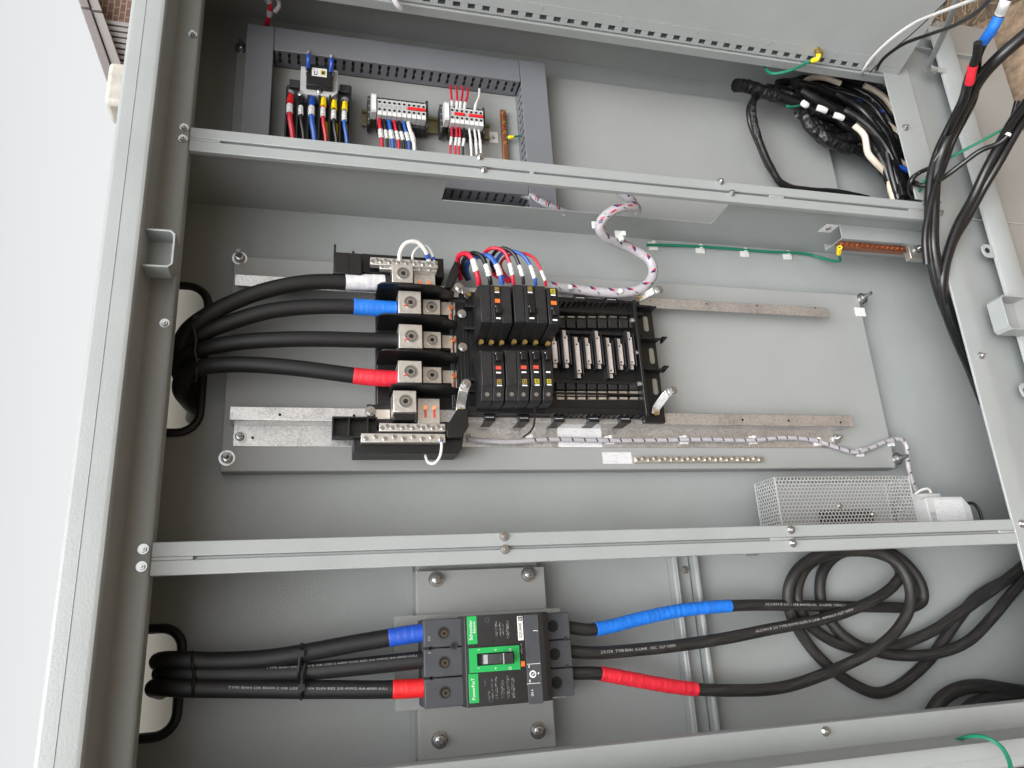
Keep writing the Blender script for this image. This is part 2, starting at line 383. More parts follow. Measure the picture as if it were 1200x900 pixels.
def text_path(mb, s, path, r, s0, size, ang=0., flip=False, stretch=1.):
    T, X, S = frames(path); V, F = text2d(s); x0 = min(p[0] for p in V); out = []
    for p in V:
        d = s0 + ((p[0] - x0) * size * stretch) * (-1 if flip else 1); i = 0
        while i < len(S) - 2 and S[i + 1] < d: i += 1
        k = (d - S[i]) / max(1e-6, S[i + 1] - S[i]); q = path[i].lerp(path[i + 1], k); x = X[i].lerp(X[i + 1], k).normalized(); t = T[i]
        x = x - t * x.dot(t); x.normalize(); y = t.cross(x)
        # angle measured from the direction facing out of the cabinet
        a0 = math.atan2(Vector((0, 0, 1)).dot(y), Vector((0, 0, 1)).dot(x))
        a = a0 + ang - p[1] * size / r * (-1 if flip else 1)
        out.append(q + (x * math.cos(a) + y * math.sin(a)) * (r + .0003))
    return mb.add(out, F)
def sub(path, x0, x1):
    """the run of a path between two picture columns (first run met)"""
    out = []
    for p in path:
        if x0 <= projx(p) <= x1: out.append(p)
        elif out: break
    return out
def resample(Q, step):
    T, X, S = frames(Q); n = max(2, int(S[-1] / step)); out = []; i = 0
    for k in range(n + 1):
        d = S[-1] * k / n
        while i < len(S) - 2 and S[i + 1] < d: i += 1
        out.append(Q[i].lerp(Q[i + 1], min(1, (d - S[i]) / max(1e-9, S[i + 1] - S[i]))))
    return out
def tape_tube(mb, Q, r, k=1.05, lap=.007, amp=.028, n=20, seed=0):
    """overlapping turns of tape: radius steps up along each lap"""
    rnd = random.Random(seed); Q = resample(Q, .0014); s = 0.; R = []; nxt = lap * rnd.uniform(.6, 1.4); base = 0.; w = 1.
    for i, p in enumerate(Q):
        if i: s += (p - Q[i - 1]).length
        if s > nxt: base = nxt; nxt += lap * rnd.uniform(.55, 1.5); w = rnd.uniform(.4, 1.25)
        R.append(r * (k + amp * w * (1 - (s - base) / lap) * (1 if i else 0)))
    mb.tube(Q, R, n=n); return mb
def Zm(x0, y0, s):
    return lambda pts, w=None: [A(x0 + p[0] / s, y0 + p[1] / s, p[2] if len(p) > 2 else w) for p in pts]
def Pm(pts, w=None): return [A(p[0], p[1], p[2] if len(p) > 2 else w) for p in pts]
# ================================================================== GROUND, PAD, BUILDING
GU = Z0                                   # ground level in u
BK = -.178                                # front face of the cabinet's back wall
def structure(o): o['kind'] = 'structure'
g = bpy.data.meshes.new('ground'); g.from_pydata([(-150, -150, 0), (150, -150, 0), (150, 150, 0), (-150, 150, 0)], [], [(0, 1, 2, 3)]); g.materials.append(MATS['ground'])
go = bpy.data.objects.new('ground', g); COL.objects.link(go); structure(go)
# concrete pad under and in front of the cabinet, its far edge running askew
mb = MB(); mb.prism([(-.9, .9), (1.02, .9), (1.26, -.02), (1.30, -.12), (1.24, -.6), (-.9, -.6)], 'u', GU - .035, GU + .1)
po = mb.build('concrete_pad', 'concrete', .006); place(po, (0, 0, 0)); structure(po)
# dry straw lying beside the pad: uncountable
mb = MB()
for i in range(5200):
    v = random.uniform(1.16, 2.6); w = random.uniform(-1.5, .7); u = GU - random.uniform(.002, .05); a = random.uniform(0, math.pi); l = random.uniform(.02, .07); h = random.uniform(-.3, .3)
    d = Vector((h, math.cos(a), math.sin(a))).normalized() * l; sdw = Vector((0, -math.sin(a), math.cos(a))) * random.uniform(.0007, .002)
    p = Vector((u, v, w)); mb.add([p - sdw, p + sdw, p + d + sdw * .3, p + d - sdw * .3 + Vector((-.001, 0, 0))], [(0, 1, 2, 3)])
st = mb.build('dry_grass', 'straw'); place(st, (0, 0, 0)); st['kind'] = 'stuff'; st['label'] = 'dry brown straw lying beside the concrete pad'; st['category'] = 'dry grass'
mb = MB()
for i in range(3000):
    v = random.uniform(1.16, 2.6); w = random.uniform(-1.5, .7); u = GU - random.uniform(.001, .03); a = random.uniform(0, math.pi); l = random.uniform(.02, .06)
    d = Vector((random.uniform(-.3, .3), math.cos(a), math.sin(a))).normalized() * l; sdw = Vector((0, -math.sin(a), math.cos(a))) * random.uniform(.001, .003)
    p = Vector((u, v, w)); mb.add([p - sdw, p + sdw, p + d + sdw * .3, p + d - sdw * .3 + Vector((-.001, 0, 0))], [(0, 1, 2, 3)])
st = mb.build('leaf_litter', 'straw_dark'); place(st, (0, 0, 0)); st['kind'] = 'stuff'; st['label'] = 'dark dead litter among the dry straw'; st['category'] = 'litter'

# building far behind: brick gable with a louvred band and a metal rake fascia
BW = -8.0
bl = thing('brick_building', 'brick building with grey metal roof edge standing behind the cabinet', 'building', (GU, 8.5, BW))
e0 = A(89, -8, BW); e1 = A(149.5, 165, BW); sl_ = (e1.x - e0.x) / (e1.y - e0.y)
def rake(off): # u of the roof edge at v, moved down by off
    return lambda v: e0.x + sl_ * (v - e0.y) + off
def band(mb, o0, o1, v0, v1, w0, w1):
    a = rake(o0); b = rake(o1)
    return mb.add([(a(v0), v0, w0), (a(v1), v1, w0), (b(v1), v1, w0), (b(v0), v0, w0), (a(v0), v0, w1), (a(v1), v1, w1), (b(v1), v1, w1), (b(v0), v0, w1)],
                  [(0, 1, 2, 3), (7, 6, 5, 4), (0, 1, 5, 4), (1, 2, 6, 5), (2, 3, 7, 6), (3, 0, 4, 7)])
VL = 5.6; VR = 11.0; VB = A(130, 26, BW).y
mb = MB(); f = rake(.2); mb.add([(f(VB), VB, BW - .02), (f(VR), VR, BW - .02), (GU, VR, BW - .02), (GU, VB, BW - .02), (f(VB), VB, BW - 3), (f(VR), VR, BW - 3), (GU, VR, BW - 3), (GU, VB, BW - 3)],
    [(0, 1, 2, 3), (7, 6, 5, 4), (0, 1, 5, 4), (1, 2, 6, 5), (2, 3, 7, 6), (3, 0, 4, 7)]); part(bl, 'brick_wall', mb, 'brick')
mb = MB(); band(mb, 0, .115, VL, VB - .02, BW, BW + .2); band(mb, 0, .115, VB + .02, VR, BW, BW + .2); part(bl, 'fascia', mb, 'fascia', .01)
mb = MB(); band(mb, .13, .255, VL, VB - .02, BW, BW + .17); band(mb, .13, .255, VB + .02, VR, BW, BW + .17); part(bl, 'lower_fascia', mb, 'siding', .01)
mb = MB(); band(mb, .02, .24, VL + .01, VR - .01, BW - .1, BW + .14); part(bl, 'fascia_joint', mb, 'groove')
mb = MB(); f = rake(.2); mb.add([(f(VL), VL, BW - .02), (f(VB), VB, BW - .02), (GU, VB, BW - .02), (GU, VL, BW - .02), (f(VL), VL, BW - 3), (f(VB), VB, BW - 3), (GU, VB, BW - 3), (GU, VL, BW - 3)],
    [(0, 1, 2, 3), (7, 6, 5, 4), (0, 1, 5, 4), (1, 2, 6, 5), (2, 3, 7, 6), (3, 0, 4, 7)]); part(bl, 'recess_wall', mb, 'groove')
for k in range(12):
    v1 = VB - .03 - k * .092; f = rake(.25)
    mb = MB(); mb.box(f(v1) - .05, GU, v1 - .062, v1, BW - .01, BW + .07); part(bl, 'siding_slat', mb, 'siding', .008)
# pale weathered box standing proud of the roof edge
x = PR(123.5, 73, 168, 122, BW + .9)
mb = MB(); mb.box(x[0], x[1], x[2], x[3], BW + .45, BW + .9); solo('rooftop_box', 'pale weathered box in front of the grey roof edge of the brick building', 'box', mb, 'weathered', .06)

# ================================================================== THE CABINET
cab = thing('electrical_cabinet', 'large grey painted steel electrical cabinet standing open on a concrete pad', 'cabinet', (GU - .035, .45, BK))
UT, UB, VLo, VRo = -.272, 1.36, -.25, 1.108
# back wall with two rounded cable openings
def rrect(u0, u1, v0, v1, r, n=6):
    P = []
    for (cu, cv, a0) in ((u1 - r, v1 - r, 0), (u0 + r, v1 - r, 90), (u0 + r, v0 + r, 180), (u1 - r, v0 + r, 270)):
        for k in range(n + 1):
            a = math.radians(a0 + 90 * k / n); P.append((cu + r * math.cos(a), cv + r * math.sin(a)))
    return P
def holed(mb, u0, u1, v0, v1, hole, w0, w1):
    hu = sum(p[0] for p in hole) / len(hole); hv = sum(p[1] for p in hole) / len(hole); O = []
    n = len(hole); q = n // 4
    cor = [(u1, v1), (u0, v1), (u0, v0), (u1, v0)]
    for i, p in enumerate(hole):
        k = i // q; c = cor[k]; j = i % q
        # first half of each corner run goes to one side, second half to the other
        O.append(c)
    N = 2 * n
    for w in (w0, w1):
        o = len(mb.v); mb.v += [Vector((p[0], p[1], w)) for p in hole] + [Vector((p[0], p[1], w)) for p in cor]
        for i in range(n):
            a = i // q; b = ((i + 1) % n) // q
            if a == b: mb.f.append((o + i, o + (i + 1) % n, o + n + a))
            else: mb.f.append((o + i, o + (i + 1) % n, o + n + b, o + n + a))
    o2 = len(mb.v) - (n + 4); o1 = o2 - (n + 4)
    for i in range(n): mb.f.append((o1 + i, o1 + (i + 1) % n, o2 + (i + 1) % n, o2 + i))
H1 = rrect(-.262, -.1765, .308, .551, .032); H2 = rrect(-.262, -.1765, -.111, .027, .028)
mb = MB(); w0, w1 = BK - .003, BK
holed(mb, UT, -.10, .24, .62, H1, w0, w1); holed(mb, UT, -.10, -.16, .08, H2, w0, w1)
mb.box(UT, -.10, .62, VRo, w0, w1); mb.box(UT, -.10, .08, .24, w0, w1); mb.box(UT, -.10, VLo, -.16, w0, w1); mb.box(-.10, UB, VLo, VRo, w0, w1)
part(cab, 'back_wall', mb, 'paint')
for H in (H1, H2):
    mb = MB(); P = [Vector((p[0], p[1], BK + .003)) for p in H]; P = P + [P[0], P[1]]
    mb.tube(P, .0066, n=8, cap=False); part(cab, 'edge_trim', mb, 'rubber')
mb = MB(); mb.box(UT, UB, VLo, VRo, -.365, -.36); part(cab, 'rear_panel', mb, 'cream')
# top, bottom and side walls
mb = MB(); mb.box(UT - .003, UT, VLo, VRo, -.305, .0); part(cab, 'top_wall', mb, 'paint')  # unseen rear overhang added; slit before rear_panel sized to let skylight in
mb = MB(); mb.box(UB, UB + .003, VLo, VRo, BK - .003, -.055); part(cab, 'bottom_wall', mb, 'paint')
mb = MB(); mb.box(UT, UB, VRo, VRo + .003, BK - .003, -.002); part(cab, 'side_wall', mb, 'paint')
mb = MB(); mb.box(UT, UB, VLo - .003, VLo, BK - .003, -.002); part(cab, 'side_wall', mb, 'paint')
# front frame: lip along the top
poly = [(-.193, -.024)] + [(-.1985 + .0055 * math.cos(math.radians(t)), -.0055 + .0055 * math.sin(math.radians(t))) for t in range(0, 91, 15)] + [(-.2255, 0), (-.2255, .062), (-.2262, .0660), (-.2285, .069), (-.232, .0700), (-.2335, .0700), (-.267, .0700), (-.2685, .0697), (-.272, .0675), (-.274, .060), (-.274, -.024)]
mb = MB(); mb.prism(poly, 'v', -.226, 1.155); part(cab, 'top_lip', mb, 'paint')
mb = MB(); mb.box(-.2532, -.2524, -.2, 1.12, .0699, .0706); part(cab, 'lip_seam', mb, 'paint', .0002)
poly = [(1.117, -.0035), (1.117, -.001), (1.118, 0), (1.148, 0), (1.158, -.001), (1.172, -.0035), (1.262, -.021), (1.2276, .0075), (1.229, .0115), (1.233, .014), (1.275, .014), (1.280, .012), (1.283, .006), (1.283, -.03), (1.262, -.03), (1.170, -.0085), (1.148, -.0035)]
mb = MB(); mb.prism(poly, 'v', -.222, 1.155); part(cab, 'bottom_lip', mb, 'paint')
mb = MB(); mb.box(1.087, 1.150, .7285, 1.06, .0005, .0035); part(cab, 'cover_strip', mb, 'paint', .0008)
poly = [(-.15, -.02), (-.15, -.003), (-.1515, 0), (-.185, 0), (-.185, .060), (-.1865, .066), (-.191, .069), (-.2055, .069), (-.2065, .062), (-.209, .055), (-.222, .052), (-.226, .046), (-.226, -.02)]
mb = MB(); mb.prism(poly, 'u', -.2255, 1.2276); part(cab, 'side_lip', mb, 'paint')
poly = [(1.016, -.02), (1.016, -.002), (1.0175, 0), (1.05, 0), (1.05, .060), (1.053, .067), (1.057, .069), (1.15, .069), (1.155, .066), (1.155, -.02)]
mb = MB(); mb.prism(poly, 'u', -.2255, 1.112); part(cab, 'side_lip', mb, 'paint')
# crossbars: two flanges with a joint between them, closed at the ends
def crossbar(vb, vt, solid):
    vm = (vb + vt) / 2; mb = MB()
    mb.box(-.193, 1.118, vb, vm - .0022, -.010, -.0004); mb.box(-.193, 1.118, vm + .0022, vt, -.010, -.0004)
    mb.box(-.193, 1.118, vm - .0022, vm + .0022, -.010, -.006)
    for (a, b) in solid: mb.box(a, b, vm - .0022, vm + .0022, -.006, -.0007)
    return part(cab, 'crossbar', mb, 'paint', .0012)
crossbar(.686, .7262, [(-.193, -.15), (.325, .333), (.77, .80), (1.07, 1.118)])
crossbar(.084, .1242, [(-.193, -.145), (.66, .70), (1.085, 1.118)])
# dividers behind the crossbars
mb = MB(); v0, v1 = .7045, .7065
mb.box(-.268, .195, v0, v1, BK, -.010); mb.box(.71, UB, v0, v1, BK, -.010); mb.box(.195, .71, v0, v1, BK, -.104); mb.box(.195, .71, v0, v1, -.025, -.010)
part(cab, 'divider', mb, 'paint')
mb = MB(); mb.box(-.268, UB, .103, .105, BK, -.010); part(cab, 'divider', mb, 'paint')
# spot-welded tabs along the back joints
for (px, py) in ((365, 249), (592, 267), (430, 656), (355, 668), (527, 51), (372, 12), (880, 652)):
    if py in (656,): continue
    p = A(px, py, BK); mb = MB()
    for k in range(9):
        pass
    mb.prism([(p.x + .012 * math.cos(t * .5236) * (1 if True else 0), p.y + .0022 * math.sin(t * .5236)) for t in range(12)], 'w', BK, BK + .004); part(cab, 'weld_tab', mb, 'paint', .001)
for (px, py) in ((945, 262), (975, 266), (720, 300)):
    pass
# bolts of the front frame
def cbolt(px, py, w=0., r=.0044, stud=.003):
    mb = MB(); mb.bolt(A(px, py, w), r, stud=stud); return part(cab, 'bolt', mb, 'zinc')
for (px, py) in ((226, 41), (216, 150), (214.5, 163), (168, 643.5), (166, 664), (193, 379), (562, 184), (566.5, 199), (844, 213), (857, 226.5), (590.5, 629), (591.5, 644), (926.5, 621), (928.5, 636.5)):
    cbolt(px, py, -.0004 if px > 230 else 0)
for (px, py, w) in ((1060, 150, .0035), (1083, 238, 0), (1101, 250, .0), (1149, 417, 0), (1197, 614, 0), (967, 857, 0)):
    cbolt(px, py, w, .0046, .004)
# standing studs on the inner divider near the heater
for (px, py) in ((915, 604), (1165, 603), (865, 612)):
    q = A(px, py, -.03); mb = MB(); mb.bolt((q.x, .105, q.z), .0055, (0, 1, 0), .016); part(cab, 'bolt', mb, 'zinc')
# strap catches on the lips
def strap(u_wall, u_out, v0, v1, wa, wb, th=.0028):
    s = 1 if u_out > u_wall else -1; mb = MB()
    a, b = u_wall, u_out
    P = [(a, v0), (b - s * .006, v0), (b, v0 + .006), (b, v1 - .006), (b - s * .006, v1), (a, v1)]
    Q = [(a, v0 + th), (b - s * (.006 + th * .2), v0 + th), (b - s * th, v0 + .0065), (b - s * th, v1 - .0065), (b - s * (.006 + th * .2), v1 - th), (a, v1 - th)]
    mb.prism(P + Q[::-1], 'w', wa, wb); c_ = part(cab, 'door_catch', mb, 'paint', .0006)
    mb = MB(); mb.box(min(a, b - s * th), max(a, b - s * th), v0 + th, v1 - th, wa + .001, wa + .003); part(c_, 'catch_web', mb, 'paint'); return c_
strap(-.2255, -.188, .468, .523, .022, .056)
strap(1.2295, A(1170, 368, .032).x, A(1185, 389, .032).y, A(1185, 350, .032).y, .014, .045)
for py in (294, 458):
    q = A(1156 + (py - 294) * .275, py, .009); mb = MB(); c = q.x
    mb.prism([(1.2285, q.y - .014), (1.2285, q.y + .012), (c - .003, q.y + .014), (c - .0095, q.y + .009), (c - .011, q.y), (c - .008, q.y - .010), (c - .002, q.y - .014)], 'w', .0075, .0105); ht = part(cab, 'hasp_tab', mb, 'paint', .0006)
    mb = MB(); mb.cyl((c, q.y, .0103), (c, q.y, .0111), .0055, n=14); part(ht, 'hasp_hole', mb, 'hole')
# base below the frame
mb = MB(); mb.box(1.2845, 1.432, -.3, 1.205, -.05, -.012); part(cab, 'base_panel', mb, 'paint_base_shaded', .002)
mb = MB(); mb.box(1.365, GU - .03, -.2, 1.15, BK, -.052); part(cab, 'plinth', mb, 'paint', .002)
# inner door, hinged on the far side and swung open
TH = math.radians(20); dv, dw = math.sin(TH), math.cos(TH); HV, HW = 1.020, .003
def dpt(u, s, t=0.): return Vector((u, HV + s * dv - t * dw, HW + s * dw + t * dv))    # s along the leaf, t off its inner face (towards the camera side)
def dbox(mb, u0, u1, s0, s1, t0, t1):
    return mb.add([dpt(u0, s0, t0), dpt(u1, s0, t0), dpt(u1, s1, t0), dpt(u0, s1, t0), dpt(u0, s0, t1), dpt(u1, s0, t1), dpt(u1, s1, t1), dpt(u0, s1, t1)],
                  [(3, 2, 1, 0), (4, 5, 6, 7), (0, 1, 5, 4), (1, 2, 6, 5), (2, 3, 7, 6), (3, 0, 4, 7)])
UD0, UD1 = -.17, 1.121
mb = MB(); dbox(mb, UD0, UD1, .0137, .52, -.002, 0); idoor = part(cab, 'inner_door', mb, 'paint', .0005)
mb = MB(); dbox(mb, UD0, UD1 - .075, .0122, .0300, .0003, .0018); hin = part(idoor, 'hinge_leaf', mb, 'paint', .0003)
mb = MB(); nk = 47; du = (UD1 - .075 - UD0) / nk
dbox(mb, UD0, UD1 - .075, .0004, .0040, .0003, .0018)
for k in range(nk):
    dbox(mb, UD0 + k * du, UD0 + (k + .5) * du, .0041, .0121, .0003, .0018)
hk = part(idoor, 'hinge_knuckles', mb, 'paint'); hk['kind'] = 'stuff'
mb = MB(); dbox(mb, UD1 - .0745, UD1, .0004, .0136, -.002, 0); part(idoor, 'door_corner', mb, 'paint')
for k in range(8):
    mb = MB(); u = UD0 + .08 + k * .15; mb.cyl(dpt(u, .024, .0018), dpt(u, .024, .0028), .0028, n=10); part(idoor, 'rivet', mb, 'paint')
# stud on the inner door
ds = A(955, 60); su = .86
def door_at(px, py):
    r = Vector((px - 600, py - 450, FOC)); d = Vector((r.dot(CU), r.dot(CV), r.dot(CW))); n = Vector((0, -dw, dv)); o = Vector((0, 0, 1)); q = dpt(0, 0)
    t = (q - o).dot(n) / d.dot(n); return o + d * t, n
sp, dn = door_at(957, 58)
mb = MB(); mb.cyl(sp, sp + dn * .018, .0035, n=10)
for k in range(5): mb.cyl(sp + dn * (.002 + k * .0035), sp + dn * (.0042 + k * .0035), .0062, n=6 if k == 2 else 14)
part(idoor, 'ground_stud', mb, 'brass')
# stay rod of the outer door
rp = Pm([(1125, -12, .30), (1112, 25, .22), (1098, 56, .12), (1088, 78, .035), (1089, 83, .022), (1096, 82, .012)])
mb = MB(); mb.tube(spline(rp, 8), .0052, n=12)
rod = solo('stay_rod', 'bent round steel rod hooked on the lip beside the open inner door', 'rod', mb, 'paint')
q = A(1091, 81, .014)
mb = MB(); mb.annulus(q, .0065, .0125, .0115, .0145, 18); mb.box(q.x + .0085, 1.236, q.y - .004, q.y + .008, .0117, .0143); part(cab, 'rod_tab', mb, 'paint')
# ================================================================== COMPARTMENT WITH THE WIRE DUCTS
PU = -.156                                  # front of the mounting plate here
pl = thing('mounting_plate', 'flat grey mounting plate behind the slotted wire ducts', 'mounting plate', (1.06, .9, BK))
mb = MB(); mb.box(-.158, 1.062, .712, 1.045, PU - .003, PU); part(pl, 'sheet', mb, 'paint_plate', .0008)
for (px, py) in ((283, 57),):
    nut(pl, A(px, py, PU), .0075, .016)
nut(pl, (1.0, 1.03, PU), .0075, .016)
DF = -.112                                  # duct cover plane

def slot_wall(mb, a0, a1, wall, axis, sgn, pitch=.0155):
    """finger wall of a duct; runs along u (axis 'u', at v=wall) or along v (axis 'v', at u=wall)"""
    def bx(p, q, z0, z1, th=.0014):
        if axis == 'u': mb.box(p, q, min(wall, wall + sgn * th), max(wall, wall + sgn * th), z0, z1)
        else: mb.box(min(wall, wall + sgn * th), max(wall, wall + sgn * th), p, q, z0, z1)
    bx(a0, a1, PU, PU + .012); bx(a0, a1, DF - .006, DF - .0025)
    n = int((a1 - a0) / pitch)
    for k in range(n + 1):
        p = a0 + k * (a1 - a0) / n
        bx(max(a0, p - .0053), min(a1, p + .0053), PU + .012, DF - .006)
        if 0 < k: 
            m = p - (a1 - a0) / n * .5; 
            bx(m - .0016 - .0009, m - .0009, PU + .0235, PU + .026); bx(m + .0009, m + .0009 + .0016, PU + .0235, PU + .026)
def duct(label, u0, u1, v0, v1, walls, axis):
    t = thing('wire_duct', label, 'wire duct', (u1, (v0 + v1) / 2, PU), 'grey slotted wire ducts')
    mb = MB(); mb.box(u0, u1, v0, v1, DF - .002, DF); part(t, 'cover', mb, 'duct', .0012)
    mb = MB(); mb.box(u0 + .001, u1 - .001, v0 + .001, v1 - .001, PU + .0003, PU + .002); part(t, 'base', mb, 'duct')
    for (wall, sgn, a0, a1) in walls:
        mb = MB(); slot_wall(mb, a0, a1, wall, axis, sgn); o = part(t, 'slotted_wall', mb, 'duct'); o['kind'] = 'stuff'
    return t
duct('grey slotted wire duct across the far side of the contactor and terminal strips', -.0915, .3555, .984, 1.034, [(.985, 1, -.090, .354), (1.033, -1, -.090, .354)], 'u')
duct('grey slotted wire duct standing beside the black contactor', -.138, -.0925, .712, 1.034, [(-.0935, -1, .713, .983), (-.137, 1, .713, 1.033)], 'v')
duct('grey slotted wire duct standing beside the copper ground bar', .3565, .408, .712, 1.036, [(.3575, 1, .713, .983), (.407, -1, .713, 1.035)], 'v')
duct('grey slotted wire duct seen through the cut-out under the crossbar', -.0915, .3555, .736, .786, [(.737, 1, -.090, .354), (.785, -1, -.090, .354)], 'u')

# ---- generic wire with sleeve and marker
def wire(label, path, r, material, marks=(), group=None, name='wire', n=8, sm=8):
    P = spline(path, sm); mb = MB(); mb.tube(P, r, n=n); o = solo(name, label, 'wire', mb, material, group=group, p0=P[0])
    for (kind, m, a, b, rr) in marks:
        S = frames(P)[2]; L = S[-1]; Q = [p for p, s in zip(P, S) if a * L <= s <= b * L]
        if len(Q) < 2: continue
        mm = MB(); mm.tube(Q, r * rr, n=n); part(o, kind, mm, m)
    return o
SLV = ('marker_sleeve', 'marker')

# ---- contactor
zz = Zm(320, 50, 6.92)
ct = thing('contactor', 'black six-pole contactor with coil block and ring-lug wires', 'contactor', A(372, 165, PU))
WT = -.092
mb = MB(); mb.pbox(334.5, 103, 411, 185, -.125, PU); part(ct, 'base', mb, 'contactor', .001)
for px in (334.5, 347.5, 360.5, 373.5, 386, 398.5, 410.5):
    mb = MB(); mb.pbox(px - 1.1, 101 if px in (334.5, 410.5) else 111, px + 1.1, 190, -.101, -.126); part(ct, 'barrier', mb, 'black', .0004)
for fx, fy in ((339, 93), (398, 99)):
    mb = MB(); mb.pbox(fx, fy, fx + 13, fy + 9, -.118, PU); part(ct, 'side_foot', mb, 'contactor', .001)
mb = MB(); u0, u1, v0, v1 = PR(352, 80, 396, 112, -.102)
mb.prism([(u0, v1), (u0, v0 + .010), (u0 + .010, v0), (u1 - .010, v0), (u1, v0 + .010), (u1, v1)], 'w', PU, -.102); part(ct, 'coil_bracket', mb, 'light_plastic', .001)
mb = MB(); mb.pbox(359, 76, 390, 101, -.090, -.1019); part(ct, 'coil_block', mb, 'black', .0015)
mb = MB(); mb.pbox(365.5, 80, 383, 89.5, -.0892, -.0901); part(ct, 'coil_label', mb, 'label')
mb = MB(); mb.pbox(376, 82.5, 381.5, 88, -.0888, -.0893); part(ct, 'logo', mb, 'logo_yellow')
mb = MB(); mb.pbox(377.2, 83.8, 380.3, 86.7, -.0885, -.0889); part(ct, 'logo_mark', mb, 'print')
mb = MB(); mb.pbox(368, 83, 369, 87.5, -.0888, -.0893); mb.pbox(368, 86.8, 372, 87.6, -.0888, -.0893); mb.pbox(371.2, 83, 372, 87.5, -.0888, -.0893); part(ct, 'diagram', mb, 'print')
mb = MB(); mb.bolt(A(374, 107, -.1015), .0034, stud=0); part(ct, 'screw', mb, 'zinc')
for (px, py) in ((361, 79), (388, 84)):
    mb = MB(); mb.pbox(px - 3, py - 1, px + 3, py + 5, -.090, -.11); part(ct, 'coil_terminal', mb, 'zinc', .0005)
for k, (nm, colr, slv, px, py) in enumerate((('red', 'red_wire', 'red_sleeve', 340, 112), ('black', 'black_wire', 'black_wire', 353, 114), ('blue', 'blue_wire', 'blue_sleeve', 365.5, 114.5), ('red', 'red_wire', 'yellow', 379, 116), ('black', 'black_wire', 'yellow', 391.5, 119), ('blue', 'blue_wire', 'yellow', 404, 120.5))):
    mb = MB(); mb.bolt(A(px, py - 3, -.112), .0042, stud=0); part(ct, 'terminal_screw', mb, 'zinc')
    thick = .0046 if k in (0, 2) else .0032
    slvn = {'red_sleeve': 'red', 'black_wire': 'dark', 'blue_sleeve': 'blue', 'yellow': 'yellow'}[slv]
    wire('%s wire with %s lug sleeve screwed to the contactor' % (nm, slvn), Pm([(px, py - 1, -.110), (px, py + 6, -.104), (px - .5, py + 15, -.100), (px, py + 28, -.099), (px + 2.5, py + 44, -.105), (px + 4, py + 75, -.118)]), thick, colr,
         [('lug_sleeve', slv, .02, .20, 1.32 if k in (0, 2) else 1.7), ('marker_sleeve', 'marker', .23, .38, 1.22 if k in (0, 2) else 1.4)])
for (px, py, c) in ((382, 150, 'yellow'), (394, 152, 'yellow'), (405.5, 153, 'yellow')):
    mb = MB(); P = Pm([(px, py - 6, -.125), (px, py + 6, -.122), (px + 1, py + 20, -.122)]); mb.tube(spline(P, 4), .0036, n=8); part(ct, 'lower_lug', mb, c)
for (px, py) in ((361, 74), (388, 79)):
    wire('blue sleeved coil wire end standing on the contactor coil', Pm([(px, py + 5, -.086), (px + .2, py, -.080), (px + .6, py - 5, -.076), (px + .3, py - 10, -.082), (px + .5, py - 14, -.11)]), .0019, 'white_wire', [('lug_sleeve', 'blue_sleeve', 0, .4, 1.9)], group='coil wires')

